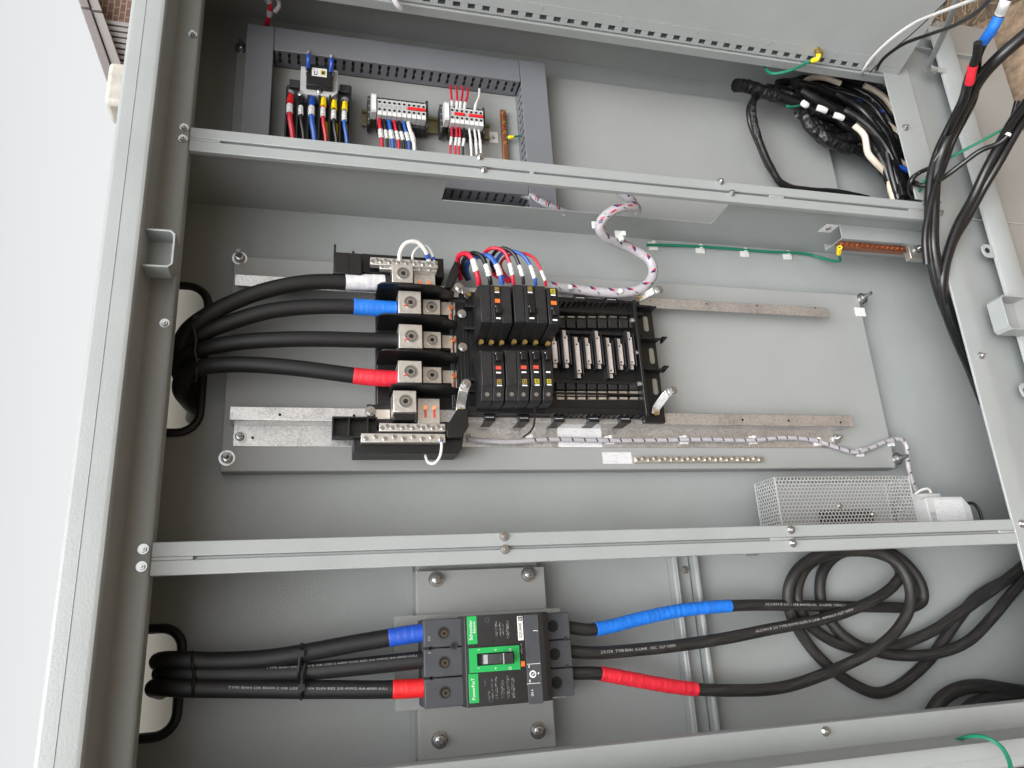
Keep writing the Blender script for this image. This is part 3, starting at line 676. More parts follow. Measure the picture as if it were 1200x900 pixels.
# ---- DIN rail and terminal strips
u0, u1, v0, v1 = PR(424, 131, 574, 160, -.147)
dr = thing('din_rail', 'yellowish metal rail carrying both terminal strips', 'rail', (u1, .87, PU))
vm = A(500, 146, -.15).y
mb = MB(); mb.box(u0, u1, vm - .0125, vm + .0125, PU, PU + .0015); mb.box(u0, u1, vm - .0175, vm - .0125, PU + .0055, PU + .007); mb.box(u0, u1, vm + .0125, vm + .0175, PU + .0055, PU + .007)
mb.box(u0, u1, vm - .0139, vm - .0125, PU + .0002, PU + .0056); mb.box(u0, u1, vm + .0125, vm + .0139, PU + .0002, PU + .0056); part(dr, 'channel', mb, 'din')
def strip(label, x0, y0, x1, y1, nterm, jumpers, ex0):
    """white feed-through terminals side by side; x0..x1 picture columns of the terminal row at its front"""
    wf = -.108; p0 = A(x0, y0, wf); p1 = A(x1, y1, wf); pit = (p1.x - p0.x) / nterm
    t = thing('terminal_strip', label, 'terminal strip', (p1.x, vm, PU + .007)); vt = (p0.y + p1.y) / 2; H = .040
    base = MB(); base.box(p0.x + .0003, p0.x + pit - .0003, vm - .030, vm + .027, PU + .0072, wf - .016)
    body = MB(); body.box(p0.x + .0003, p0.x + pit - .0003, vt - .034, vt, wf - .016, wf)
    hm = MB(); cx = p0.x + pit / 2; r = pit * .3
    for dv_ in (.006, .0215): hm.cyl((cx, vt - dv_, wf - .001), (cx, vt - dv_, wf + .0003), r, n=10)
    mk = MB(); mk.box(p0.x + .0008, p0.x + pit - .0008, vt - .034, vt - .0265, wf, wf + .0012)
    ch = MB(); ch.box(p0.x + .0012, p0.x + pit - .0012, vt - .0175, vt - .0105, wf - .0005, wf + .0004)
    o = [part(t, 'terminal', body, 'light_plastic', .0004)]; a = [part(o[0], 'screw_hole', hm, 'hole'), part(o[0], 'number_tag', mk, 'label'), part(o[0], 'jumper_slot', ch, 'grey_plastic')]
    b0 = part(t, 'terminal_foot', base, 'contactor', .0004)
    for k in range(1, nterm):
        d = (k * pit, 0, 0); q = share(t, 'terminal', o[0].data, d); share(t, 'terminal_foot', b0.data, d)
        for c in a: share(q, c.name.split('.')[0], c.data, (0, 0, 0))
    for (ja, jb) in jumpers:
        mb = MB(); mb.box(p0.x + ja * pit + .001, p0.x + jb * pit - .001, vt - .0168, vt - .0112, wf, wf + .003); part(t, 'jumper', mb, 'red_sleeve', .0004)
    mb = MB(); e = p0.x
    mb.box(e - .0105, e - .0012, vt - .031, vt + .008, wf - .018, wf + .003); eb = part(t, 'end_bracket', mb, 'light_plastic', .0006)
    mb = MB(); mb.box(e - .0095, e - .002, vt - .026, vt + .004, wf + .003, wf + .0036); part(eb, 'bracket_label', mb, 'label')
    mb = MB(); mb.box(e - .0155, e - .0112, vm - .032, vm + .028, PU + .0072, wf - .016); part(t, 'end_clamp', mb, 'contactor', .0006)
    mb = MB(); mb.box(p1.x + .001, p1.x + .006, vm - .03, vm + .027, PU + .0072, wf - .010); part(t, 'end_plate', mb, 'contactor', .0006)
    for dv_ in (.02, .006, -.008, -.022):
        mb = MB(); mb.cyl((e - .0133, vm + dv_, wf - .0162), (e - .0133, vm + dv_, wf - .0152), .0018, n=8); part(t, 'clamp_screw', mb, 'zinc')
    return p0, pit, vt, wf
S1 = strip('longer row of ten white terminals with red jumper on the rail', 442, 116, 499, 122, 10, [(6, 10)], 436)
S2 = strip('shorter row of seven white terminals with two red jumpers on the rail', 527, 125.5, 566, 130, 7, [(.8, 3.2), (3.8, 7)], 520)
def twire(S, k, colr, nm, label, grp, r=.0024, up=False, dx=0., long=False):
    p0, pit, vt, wf = S; cx = p0.x + (k + .5) * pit; d = 1 if up else -1; vb = vt + .001 if up else vt - .033
    L = .062 if up else .08
    P = [(cx, vb - d * .006, wf - .012), (cx, vb + d * .004, wf - .011), (cx + dx * .3, vb + d * .02, wf - .009), (cx + dx, vb + d * .04, wf - .012), (cx + dx * 1.3, vb + d * L, wf - .018)]
    if long: P += [(cx + dx * 1.2, vb - .11, wf - .02)]
    wire(label, P, r, colr, [('marker_sleeve', 'marker', .12 if up else .34, .38 if up else .56, 1.35)], grp)
for k, c, nm in ((0, 'red_wire', 'red'), (1, 'black_wire', 'black'), (2, 'blue_wire', 'blue'), (3.1, 'red_wire', 'red'), (4, 'black_wire', 'black'), (5, 'blue_wire', 'blue'), (6, 'white_wire', 'white')):
    twire(S1, k, c, nm, '%s wire hanging off the longer terminal row' % nm, nm + ' wires of the longer terminal row' , .0035 if k in (0, 2, 6) else .0027, dx=.004 + k * .0008)
for k, c, nm in ((0, 'red_wire', 'red'), (1, 'red_wire', 'red'), (1.7, 'red_wire', 'red'), (2.6, 'black_wire', 'black'), (3.7, 'white_wire', 'white'), (4.8, 'white_wire', 'white'), (5.7, 'white_wire', 'white')):
    twire(S2, k, c, nm, '%s wire hanging off the shorter terminal row' % nm, nm + ' wires below the shorter terminal row', .0021, dx=-.003 if c != 'white_wire' else .002)
for k, dx in ((0.2, .0), (1.2, .002), (1.9, .006), (2.8, .008)):
    twire(S2, k, 'red_wire', 'red', 'red wire running from the shorter terminal row into the duct slots', 'red wires above the shorter terminal row', .0021, True, dx)
twire(S2, 5.0, 'white_wire', 'white', 'white wire running from the shorter terminal row into the duct slots', None, .0021, True, .010)

# ---- copper ground bar, its wire, a sticker
gb = thing('ground_bar', 'narrow copper ground bar with screws beside the wire duct', 'ground bar', A(593, 186, PU))
p0 = A(587, 128, PU + .012); p1 = A(592, 190, PU + .012)
mb = MB(); mb.box(p0.x - .0005, p0.x + .0095, p1.y, p0.y, PU + .003, PU + .012); part(gb, 'bar', mb, 'copper', .001)
for k in range(10):
    v = p0.y - .006 - k * .0077; mb = MB(); mb.cyl((p0.x + .0045, v, PU + .012), (p0.x + .0045, v, PU + .0145), .0031, n=10); part(gb, 'screw', mb, 'brass' if k % 3 == 0 else 'copper')
wire('green ground wire with yellow lug on the copper bar beside the duct', Pm([(593, 161, PU + .012), (597, 161, PU + .014), (604, 160, PU + .013), (612, 158, PU + .012)]), .0018, 'green_wire', [('lug_sleeve', 'yellow', .1, .42, 1.9)])
mb = MB(); mb.pbox(573, 154.5, 583.5, 167, PU + .0006, PU + .0001); stk = solo('ground_sticker', 'small white sticker with a ground symbol beside the copper bar', 'sticker', mb, 'label')
mb = MB(); c = A(578, 161, PU + .0007)
mb.box(c.x - .0006, c.x + .0006, c.y, c.y + .005, c.z, c.z + .0002)
for k, hw in enumerate((.0045, .003, .0015)): mb.box(c.x - hw, c.x + hw, c.y - .002 * k - .0005, c.y - .002 * k + .0005, c.z, c.z + .0002)
part(stk, 'ground_symbol', mb, 'print')

# ---- red/white wires coming in near the far corner
for (a, lab, m) in ((0, 'pinkish red striped wire dangling beside the upper duct end', 'red_wire'),):
    P = Pm([(306, -10, -.06), (316, 4, -.07), (316, 16, -.09), (312, 30, -.125)]); wire(lab, P, .0042, m, [('wrap', 'wrap', .0, .28, 1.3), ('wrap', 'wrap', .42, .62, 1.3)])
    P = Pm([(322, -10, -.06), (327, 6, -.07), (322, 14, -.08)]); wire('short white taped wire end beside the upper duct end', P, .004, 'wrap')
P = spline(Pm([(450, -20, .03), (460, -4, .02), (466, 6, .015), (470, 10, .01)]), 6); mb = MB(); mb.tube(P, .005, n=8); b = solo('wire_bundle', 'end of a white wrapped bundle hanging over the hinge', 'wire bundle', mb, 'wrap', p0=P[0])
mb = MB(); mb.tube(P[2:5], .0053, n=8); part(b, 'exposed_wire', mb, 'red_wire')

# ---- green bond wire from the inner door
tip = sp + dn * .012
wire('green bond wire with yellow lug between inner door stud and cabinet', [tip, tip + Vector((-.004, -.012, -.004))] + Pm([(948, 72, .01), (925, 83, .0), (905, 86, -.015), (897, 80, -.03), (901, 68, -.05)]), .0028, 'green_wire', [('ring_lug', 'yellow', .0, .14, 1.7)])

# ---- mass of taped black cables
Z5 = Zm(840, 30, 4.2875)
BG = 'taped black cables in the duct compartment'
def bcable(label, pts, r, m='cable_gloss', n=10, tapes=(), grp=None, name='cable', wob=0.):
    P = spline(Z5(pts), 8); mb = MB(); mb.tube(P, r, n=n, wob=wob); o = solo(name, label, 'cable', mb, m, p0=P[0], group=grp); S = frames(P)[2]; L = S[-1]
    for (a, b, tm) in tapes:
        Q = [p for p, s in zip(P, S) if a * L <= s <= b * L]; mm = MB(); mm.tube(Q, [r * (1.07 + .05 * math.sin(i * 1.7)) for i in range(len(Q))], n=n); part(o, 'tape', mm, tm)
    return o
bcable('thick black cable end wrapped in shiny tape pointing out of the tangle', [(95, 300, -.07), (150, 305, -.075), (240, 335, -.08), (340, 370, -.085), (460, 420, -.09), (640, 470, -.095), (760, 560, -.10), (850, 690, -.11), (910, 800, -.12), (930, 880, -.13)], .0125, tapes=[(.0, .22, 'tape_black'), (.36, .60, 'tape_black')], wob=.03)
bcable('black cable dropping out of the tangle along the mounting plate', [(300, 330, -.10), (215, 340, -.09), (180, 390, -.085), (190, 500, -.095), (225, 610, -.11), (275, 720, -.125), (330, 800, -.135), (460, 828, -.14), (600, 838, -.145), (760, 870, -.14)], .0072, tapes=[(.0, .36, 'tape_black')], wob=.03)
bcable('second thin black cable dropping beside the taped one', [(230, 345, -.112), (165, 400, -.105), (165, 480, -.11), (210, 600, -.125), (265, 720, -.14), (330, 790, -.15), (450, 830, -.15), (620, 850, -.15)], .0055, wob=.02)
ring = [([(410, 300), (430, 400), (470, 500), (560, 560), (680, 560), (760, 560), (830, 640)], -.10, .0115, 'tape_black'),
        ([(420, 330), (500, 380), (620, 440), (720, 480), (800, 560), (860, 660), (900, 780), (930, 880)], -.075, .0095, None),
        ([(400, 290), (520, 320), (660, 380), (760, 440), (850, 540), (900, 660), (930, 780), (950, 880)], -.085, .0085, None),
        ([(440, 300), (560, 290), (700, 320), (800, 390), (870, 490), (920, 620), (950, 760)], -.11, .0085, None),
        ([(380, 280), (480, 250), (600, 265), (720, 290), (820, 350), (880, 440), (920, 560), (945, 700)], -.12, .0085, None),
        ([(300, 300), (400, 270), (540, 255), (660, 275), (780, 300), (860, 360), (910, 470), (940, 600)], -.135, .0075, None),
        ([(520, 330), (640, 350), (740, 400), (820, 480), (870, 590), (900, 720), (920, 850)], -.125, .0085, None),
        ([(560, 360), (660, 400), (760, 470), (810, 560), (840, 660), (870, 780), (900, 880)], -.14, .0085, None),
        ([(480, 480), (600, 600), (720, 620), (800, 640), (850, 720), (890, 800), (920, 880)], -.125, .011, None),
        ([(600, 560), (720, 590), (800, 600), (860, 690), (900, 790), (930, 870)], -.14, .0095, None),
        ([(500, 400), (520, 470), (600, 510), (700, 520), (790, 590), (850, 700)], -.13, .0085, None),
        ([(260, 320), (360, 340), (440, 390), (520, 500), (620, 540), (760, 560)], -.12, .0095, 'tape_black'),
        ([(700, 300), (780, 330), (850, 420), (890, 540), (930, 680), (960, 800)], -.145, .0075, None),
        ([(640, 420), (760, 500), (850, 620), (900, 740), (940, 860)], -.06, .0075, None)]
ring += [([(x + 14 * math.sin(i + 1), y + 12 * math.cos(i * 2.)) for x, y in p_], w_ - .012, r_ * .85, None) for i, (p_, w_, r_, t_) in enumerate(list(ring)[:12])]
ring += [([(470, 470), (540, 560), (640, 610), (740, 640), (820, 700), (880, 790), (910, 870)], -.105, .0115, 'tape_black'), ([(430, 420), (480, 520), (580, 585), (690, 600), (780, 640), (850, 740)], -.118, .011, 'tape_black'), ([(560, 420), (650, 500), (740, 540), (800, 620), (850, 730), (890, 850)], -.09, .0085, None), ([(600, 340), (720, 420), (800, 520), (850, 620), (880, 740), (915, 870)], -.07, .0065, None), ([(520, 310), (640, 330), (750, 380), (840, 470), (890, 580), (925, 710), (945, 830)], -.095, .006, None)]
for i, (pts, w, r, tp) in enumerate(ring):
    pts = [(x + random.uniform(-6, 6), y + random.uniform(-6, 6), w + .008 * math.sin(k * 1.3 + i)) for k, (x, y) in enumerate(pts)]
    bcable('black cable within the coiled tangle beside the stile', pts, r, tapes=[(.0, .8, tp)] if tp else (), grp=BG)
for i, (pts, w, r) in enumerate((([(420, 300), (470, 265), (540, 262), (620, 290)], -.095, .0062), ([(740, 300), (800, 330), (850, 370), (900, 440)], -.1, .0062), ([(690, 500, -.07), (740, 550, -.07), (760, 640, -.075), (800, 690, -.08), (850, 740, -.09)], -.075, .0066),
                                 ([(820, 580), (860, 640), (880, 720), (870, 800), (890, 880)], -.085, .0066), ([(830, 480), (890, 520), (930, 560)], -.1, .006), ([(900, 670), (930, 690), (960, 720)], -.09, .006), ([(770, 275), (820, 280), (870, 310)], -.115, .006))):
    bcable('cream insulated wire among the black cables of the tangle', [(p[0], p[1], p[2] if len(p) > 2 else w) for p in pts], r, 'cream_wire', grp='cream wires in the cable tangle', name='wire')
for i, (pts, w) in enumerate((([(700, 380), (760, 400), (830, 440)], -.095), ([(880, 705), (930, 715), (965, 730)], -.07))):
    bcable('blue taped cable end showing among the black tangle', [(x, y, w) for x, y in pts], .0052, 'tape_blue2', grp='blue ends in the tangle')
bcable('pale green wire tip sticking out of the black tangle', [(352, 405, -.06), (375, 408, -.062), (400, 405, -.07), (430, 400, -.08)], .0028, 'green_wire', name='wire')
for (x, y) in ((440, 395), (525, 418), (610, 455)):
    pts = [(x - 22, y - 6, -.064), (x, y, -.062), (x + 22, y + 10, -.064)] if x > 450 else [(x - 10, y - 8, -.066), (x + 2, y, -.064), (x + 12, y + 6, -.066)]
    bcable('white tape flag on the black cable tangle', pts, .0062, 'label', grp='white tape flags', name='tape_flag')
# ================================================================== COMPARTMENT WITH THE PANELBOARD
P2 = -.150
mp = thing('mounting_plate', 'flanged grey mounting plate behind the panelboard and its rails', 'mounting plate', (1.05, .42, BK))
mb = MB(); mb.box(-.139, 1.047, .243, .598, P2 - .0025, P2); part(mp, 'sheet', mb, 'paint_plate', .002)
for (a, b, c, d) in ((-.139, 1.047, .243, .246), (-.139, 1.047, .595, .598), (-.139, -.136, .2462, .5948), (1.044, 1.047, .2462, .5948)):
    mb = MB(); mb.box(a, b, c, d, BK + .004, P2 - .0026); part(mp, 'flange', mb, 'paint_plate')
for (px, py) in ((281, 303), (266, 537), (1010, 350), (1051, 538)):
    nut(mp, A(px, py, P2), .0078, .018)
mb = MB(); q = A(898, 400, P2)
# two galvanised rails
UG = -.118
ru = thing('support_rail', 'galvanised steel rail on the plate beside the wrapped wire bundle', 'rail', (.95, .55, P2), 'galvanised support rails')
va, vb = A(275, 321, UG).y, A(275, 334, UG).y; ua = A(275, 327, UG).x; ub = A(971, 362, UG).x
mb = MB(); mb.box(ua, ub, vb - .0005, va, UG - .002, UG); mb.box(ua, ub, va - .0025, va - .0005, P2 + .0025, UG - .002); part(ru, 'front_flange', mb, 'galv', .0008)
mb = MB(); mb.box(ua + .008, ub - .02, va - .004, va + .013, P2, P2 + .0025); part(ru, 'base_flange', mb, 'galv', .0006)
for px, py in ((1,1),): pass
rl = thing('support_rail', 'galvanised Z-section rail on the plate along the striped white wire', 'rail', (.95, .30, P2), 'galvanised support rails')
va, vb = A(269, 476, UG).y, A(269, 492, UG).y; ua = A(269, 484, UG).x; ub = A(1000, 495, UG).x
mb = MB(); mb.box(ua, ub, vb, va, UG - .002, UG); mb.box(ua, ub - .01, vb, vb + .002, P2 + .002, UG - .002); part(rl, 'front_flange', mb, 'galv', .0008)
v2, v3 = A(272, 503, P2 + .002).y, A(272, 523, P2 + .002).y
mb = MB(); mb.box(ua + .004, ub - .022, v3, vb + .0015, P2, P2 + .0022); part(rl, 'base_flange', mb, 'galv', .0006)
nut(rl, A(281, 512, P2 + .0022), .0062, .004)
mb = MB(); mb.bolt(A(980, 514, P2 + .0022), .006, stud=.010); part(rl, 'bolt', mb, 'zinc')
for (px, py) in ((296, 513), (328, 486), (415, 487), (870, 492), (924, 493), (985, 495)):
    mb = MB(); w = UG if py < 500 else P2 + .0022; q = A(px, py, w); mb.cyl(q + Vector((0, 0, -.001)), q + Vector((0, 0, .0004)), .0022, n=10); part(rl, 'rail_hole', mb, 'hole')
for (px, py) in ((828, 356), (887, 358), (955, 361)):
    mb = MB(); q = A(px, py, UG); mb.cyl(q + Vector((0, 0, -.001)), q + Vector((0, 0, .0004)), .0018, n=10); part(ru, 'rail_hole', mb, 'hole')

# ---- panelboard
pb = thing('panelboard', 'black plastic panelboard with main lugs, bus stabs and breakers fitted', 'panelboard', A(655, 492, P2))
WB = -.112                                   # floor of the bus area
mb = MB(); mb.pbox(541, 347, 757, 489, WB, P2 + .003); part(pb, 'base_pan', mb, 'black', .002)
# ridges along both sides of the bus
for (y0, y1, y2, y3, wf) in ((356, 360, 362, 366, -.098), (382, 386, 384, 388, -.100), (442, 446, 446, 450, -.100), (457, 459, 461, 463, -.103), (476, 484, 480, 488, -.100)):
    p = A(560, y0, wf); q = A(560, y1, wf); mb = MB(); mb.box(A(545, y0, wf).x, A(752, y0, wf).x, q.y, p.y, WB, wf); part(pb, 'ridge', mb, 'black', .0008)
# small posts in rows
for k in range(16):
    for (py, wf) in ((352.5, -.094), (484, -.095)):
        q = A(650 + k * 6.4, py + k * .13, wf); mb = MB(); mb.cyl((q.x, q.y, WB), (q.x, q.y, wf), .0026, .0022, n=8); part(pb, 'peg', mb, 'black')
for k in range(8):
    px = 652 + k * 12.3
    for (y0, y1, wf) in ((374, 384, -.100), (447, 456, -.1015)):
        mb = MB(); u0, u1, v0, v1 = PR(px, y0, px + 10, y1, wf); mb.box(u0, u1, v0, v1, WB, wf); part(pb, 'guide_block', mb, 'breaker', .0006)
    mb = MB(); mb.pbox(px, 458.5, px + 9.5, 463.5, -.108, -.1125); part(pb, 'window_slot', mb, 'tin')
    mb = MB(); mb.pbox(px + 1, 465.5, px + 9.5, 468, -.108, -.1125); part(pb, 'window_slot', mb, 'tin')
    mb = MB(); mb.pbox(px + 1, 370.5, px + 9, 372, -.108, -.1125); part(pb, 'window_slot', mb, 'tin')
# bus stabs
for k, (px, y0, y1, kind) in enumerate(((650, 394, 431, 1), (663, 387, 431, 0), (677, 395, 443, 2), (689, 396, 432, 1), (701, 388, 432, 0), (714.5, 396, 443, 2), (727, 397, 433, 1), (739, 389, 433, 0))):
    ym = (y0 + y1) / 2
    mb = MB(); q0 = A(px - 1.5, y0 + 7, -.094); q1 = A(px + .5, y1 - 7, -.094); hw = .0050
    c0 = q0.x - .000; 
    va, vb_ = A(px, y0 + 6, -.094).y, A(px, y1 - 6, -.094).y; vt, vbt = A(px, y0, -.097).y, A(px, y1, -.097).y; uc = A(px, ym, -.094).x
    mb.box(uc - hw, uc + hw, vb_, va, -.0958, -.094)
    if kind == 1: mb.box(uc - hw * .75, uc + hw * .75, vb_ + .012, va - .012, -.101, -.0959)
    stb = part(pb, 'bus_stab', mb, 'tinplate', .0006)
    mb = MB(); mb.box(uc - hw * .72, uc + hw * .72, va + .0002, vt, -.0985, -.0965); mb.box(uc - hw * .72, uc + hw * .72, vbt, vb_ - .0002, -.0985, -.0965); o = part(stb, 'stab_tip', mb, 'tinplate', .0005)
    mb = MB(); mb.cyl((uc, va - .004, -.0945), (uc, va - .004, -.0936), .0016, n=8); part(stb, 'rivet_hole', mb, 'hole')
    mb = MB(); mb.cyl((uc, vb_ + .004, -.0945), (uc, vb_ + .004, -.0936), .0016, n=8); part(stb, 'rivet_hole', mb, 'hole')
    mb = MB(); mb.box(uc + .0062, uc + .0078, vb_ - .004, va + .004, WB, -.090); part(pb, 'rib', mb, 'black', .0005)
    for du_ in (-.0078, -.0058):
        mb = MB(); mb.box(uc + du_, uc + du_ + .0011, vb_ - .010, va + .010, WB, -.0905); part(pb, 'rib', mb, 'breaker_face', .0003)
    mb = MB(); mb.box(uc - .0042, uc + .0042, vb_ - .006, va + .006, WB, -.102); part(pb, 'stab_bed', mb, 'hole')
# end cap with three oval windows
ec0, ec1 = A(749, 420, -.088).x, A(775, 420, -.095).x
vt_, vb2 = A(760, 354, -.092).y, A(775, 492, -.092).y
mb = MB(); mb.box(ec0, ec0 + .006, vb2 + .006, vt_, P2 + .004, -.086); part(pb, 'end_wall', mb, 'black', .001)
mb = MB(); mb.box(ec0 + .006, ec1, vb2, vt_ + .002, P2 + .004, -.108); cap = part(pb, 'end_cap', mb, 'black', .001)
vs3 = [A(757, 379.5, -.107), A(764, 417, -.107), A(768, 453, -.107)]
for q in vs3:
    mb = MB(); mb.prism([(q.x + .0045 * math.cos(t * .3927), q.y + (.010 if math.sin(t * .3927) > 0 else -.010) + .0045 * math.sin(t * .3927)) for t in range(16)], 'w', -.109, -.1073); part(cap, 'oval_window', mb, 'cream')
    mb = MB(); q2 = q + Vector((0, .026, 0)); mb.box(ec0 + .006, ec1 + .001, q2.y - .0012, q2.y + .0012, -.108, -.090); part(cap, 'web', mb, 'black', .0004)
    mb = MB(); mb.cyl((ec0 + .005, q.y, -.095), (ec0 - .004, q.y, -.095), .004, n=8); part(pb, 'end_screw', mb, 'alu')
for (px, py) in ((775, 398), (777, 432)):
    q = A(px, py, -.098); mb = MB(); mb.prism([(q.x, q.y + .004), (q.x + .010, q.y + .003), (q.x, q.y - .007)], 'w', -.104, -.092); part(cap, 'fin', mb, 'black')
# clips along the edges
for (px, py) in ((574, 490), (614, 491), (655, 491.5), (696, 491.5), (733, 492), (680, 350), (717, 352)):
    mb = MB(); mb.pbox(px - 6.5, py - 4.5, px + 6.5, py + 3, -.106, P2 + .004); cl = part(pb, 'clip', mb, 'black', .0008)
    mb = MB(); mb.pbox(px - 5, py - 1.5, px + 5, py - .7, -.1053, -.1062); part(cl, 'clip_edge', mb, 'grey_plastic')
# galvanised hold-down brackets
def bracket(pts, r, hole):
    """a flat steel strip bent along the points"""
    P = [A(*p) for p in pts]; mb = MB(); hw = r
    for i in range(len(P) - 1):
        d = (P[i + 1] - P[i]); L = d.length; d.normalize(); s = d.cross(Vector((0, 0, 1)))
        if s.length < .1: s = Vector((1, 0, 0))
        s.normalize(); n = s.cross(d); mb.rbox((P[i] + P[i + 1]) / 2, d, s, n, L / 2 + .0006, hw, .0011)
    o = part(pb, 'hold_down_bracket', mb, 'galv', .0006); m2 = MB(); m2.bolt(P[-1] + Vector((0, 0, .001)), .0052, stud=0); part(o, 'bracket_bolt', m2, 'zinc')
    m2 = MB(); m2.bolt(P[0] + Vector((0, 0, .001)), .0038, stud=0, washer=False); part(o, 'bracket_screw', m2, 'brass')
bracket([(768, 485, -.104), (769, 478, -.104), (781, 462, -.082), (788, 458, -.082)], .0068, 1)
bracket([(749, 349, -.104), (755, 347, -.102), (765, 341, -.085), (772, 340, -.085)], .006, 1)
bracket([(540, 481, -.095), (540, 474, -.095), (543, 458, -.075), (546, 450, -.075)], .0075, 1)
bracket([(549, 346, -.100), (546, 343, -.095), (541, 339, -.080), (537, 337, -.080)], .0075, 1)
# ---- main lug section
mb = MB(); mb.pbox(441, 333, 546, 500, -.122, P2 + .003); part(pb, 'lug_base', mb, 'black', .002)
mb = MB(); mb.pbox(528, 350, 549, 478, -.108, -.121); part(pb, 'lug_bridge', mb, 'breaker', .001)
for k in range(4):
    mb = MB(); x = 531 + k * 4.3; mb.pbox(x, 354, x + 1.6, 472, -.1045, -.1085); part(pb, 'bridge_rib', mb, 'black', .0004)
for (px, py) in ((541, 368), (542, 407)):
    mb = MB(); mb.bolt(A(px, py, -.104), .0052, stud=0); part(pb, 'hex_screw', mb, 'zinc')
def lug(x0, y0, x1, y1, wf, wb, big, m='alu'):
    u0, u1, v0, v1 = PR(x0, y0, x1, y1, wf); mb = MB(); mb.box(u0, u1, v0, v1, wb, wf); l = part(pb, 'lug', mb, m, .0008)
    c = Vector(((u0 + u1) / 2 + (.001 if big else 0), (v0 + v1) / 2, wf)); R = (.0105 if big else .0095)
    mb = MB(); mb.annulus(c, R * .78, R, wf, wf + .0012, 24); part(l, 'collar', mb, 'zinc')
    mb = MB(); mb.cyl((c.x, c.y, wf - .004), (c.x, c.y, wf + .0002), R * .78, n=20); part(l, 'bore', mb, 'breaker')
    mb = MB(); mb.annulus(c, R * .36, R * .7, wf - .002, wf + .0006, 18); part(l, 'set_screw', mb, 'zinc')
    mb = MB(); mb.cyl((c.x, c.y, wf), (c.x, c.y, wf + .0004), R * .36, n=6); part(l, 'hex_socket', mb, 'hole')
    return l, c
for (x0, y0, x1, y1) in ((467, 341, 493.5, 367.5), (467.5, 380, 495, 408), (466.5, 422.5, 494.5, 448.5)):
    l, c = lug(x0, y0, x1, y1, -.073, -.118, True)
    mb = MB(); d = Vector((-.011, -.008, 0)).normalized(); q = c + d * .0095 + Vector((0, 0, .0014)); mb.rbox(q, d, d.cross(Vector((0, 0, 1))), (0, 0, 1), .0035, .0011, .0003); part(l, 'torque_mark', mb, 'red_mark')
for (x0, y0, x1, y1) in ((495.5, 351, 516, 368.5), (496, 388.5, 517, 408), (495.5, 430, 517.5, 449)):
    lug(x0, y0, x1, y1, -.092, -.118, False, 'tin')
for (x0, y0) in ((517, 354), (518, 393), (518.5, 434)):
    mb = MB(); mb.pbox(x0, y0, x0 + 17, y0 + 15, -.107, -.120); part(pb, 'bus_link', mb, 'tin', .0006)
for (px, py) in ((528.5, 361), (531, 399), (532, 441)):
    mb = MB(); mb.cyl(A(px, py, -.1065), A(px, py, -.1065) + Vector((0, 0, .005)), .0046, .004, n=14); s_ = part(pb, 'copper_bolt', mb, 'copper_bolt')
    mb = MB(); mb.pbox(px - 2.5, py + 5, px + 3.5, py + 14, -.1060, -.1071); part(pb, 'copper_pad', mb, 'tin')
    mb = MB(); mb.pbox(px - 1, py + 6, px + 1.2, py + 12, -.1055, -.1061); part(s_, 'torque_mark', mb, 'red_mark')
lug(459.5, 309.5, 484, 331, -.078, -.118, True)
lug(461, 457.5, 488, 483, -.074, -.118, True)
mb = MB(); mb.pbox(461, 484, 487, 492, -.082, -.118); part(pb, 'lug_skirt', mb, 'black', .001)
for (x0, y0, x1, y1) in ((485, 317, 510, 334), (489.5, 467, 515.5, 497)):
    mb = MB(); mb.pbox(x0, y0, x1, y1, -.099, -.118); pad = part(pb, 'neutral_pad', mb, 'alu', .0006)
for (px, py) in ((498.5, 479.5), (509, 479.5), (492, 333), (503, 333)):
    mb = MB(); mb.cyl(A(px, py - 2, -.0989), A(px, py - 2, -.095), .0034, n=12); s_ = part(pb, 'copper_bolt', mb, 'copper_bolt')
    if py > 400:
        mb = MB(); mb.pbox(px - 1.3, py + 1, px + 1.5, py + 10, -.0985, -.0991); part(s_, 'torque_mark', mb, 'red_mark')
# insulating barriers between the lugs
def barrier(xa, ya, xb, yb, xc, yc, wf, label=None, wl=.0):
    """upright black fin; its front edge runs through the three picture points"""
    a, b, c = A(xa, ya, wf), A(xb, yb, wf), A(xc, yc, wf - .022); v = (a.y + b.y) / 2
    mb = MB(); mb.prism([(a.x, -.122), (a.x, wf - .010), (a.x + .005, wf - .002), (a.x + .010, wf), (b.x, wf), (c.x, wf - .022), (c.x + .002, -.110), (c.x + .002, -.122)], 'v', v - .0013, v + .0013)
    part(pb, 'barrier', mb, 'black', .0005)
barrier(443, 327.5, 512, 337.5, 533, 350, -.058)
barrier(444, 367.5, 515, 370, 537, 380, -.058)
barrier(444, 410, 516, 411, 538, 418, -.058)
barrier(459, 451, 518, 448.5, 538, 453, -.060)
# neutral bars with their screws
def nbar(x0, y0, x1, y1, wf, wb, n, r):
    u0, u1, v0, v1 = PR(x0, y0, x1, y1, wf); mb = MB(); mb.box(u0, u1, v0, v1, wb, wf); b = part(pb, 'neutral_bar', mb, 'alu', .0008)
    sm = None
    for k in range(n):
        u = u0 + (k + .5) * (u1 - u0) / n; vv = v0 + (v1 - v0) * (.62 if k % 2 else .42); m = MB(); m.cyl((u, vv, wf), (u, vv, wf + .0025), r, r * .85, n=10); m.box(u - r * .8, u + r * .8, vv - .0004, vv + .0004, wf + .0024, wf + .0029); part(b, 'bar_screw', m, 'zinc')
    return b
nbar(434, 303.5, 513, 312, -.080, -.093, 16, .0032)
nbar(445, 311, 512, 317, -.088, -.100, 12, .0030)
nbar(444.5, 496, 522, 505.5, -.088, -.100, 13, .0034)
nbar(423, 508, 522, 518.5, -.085, -.098, 9, .0036)
mb = MB(); mb.pbox(414, 506, 541, 531, -.098, P2 + .003)
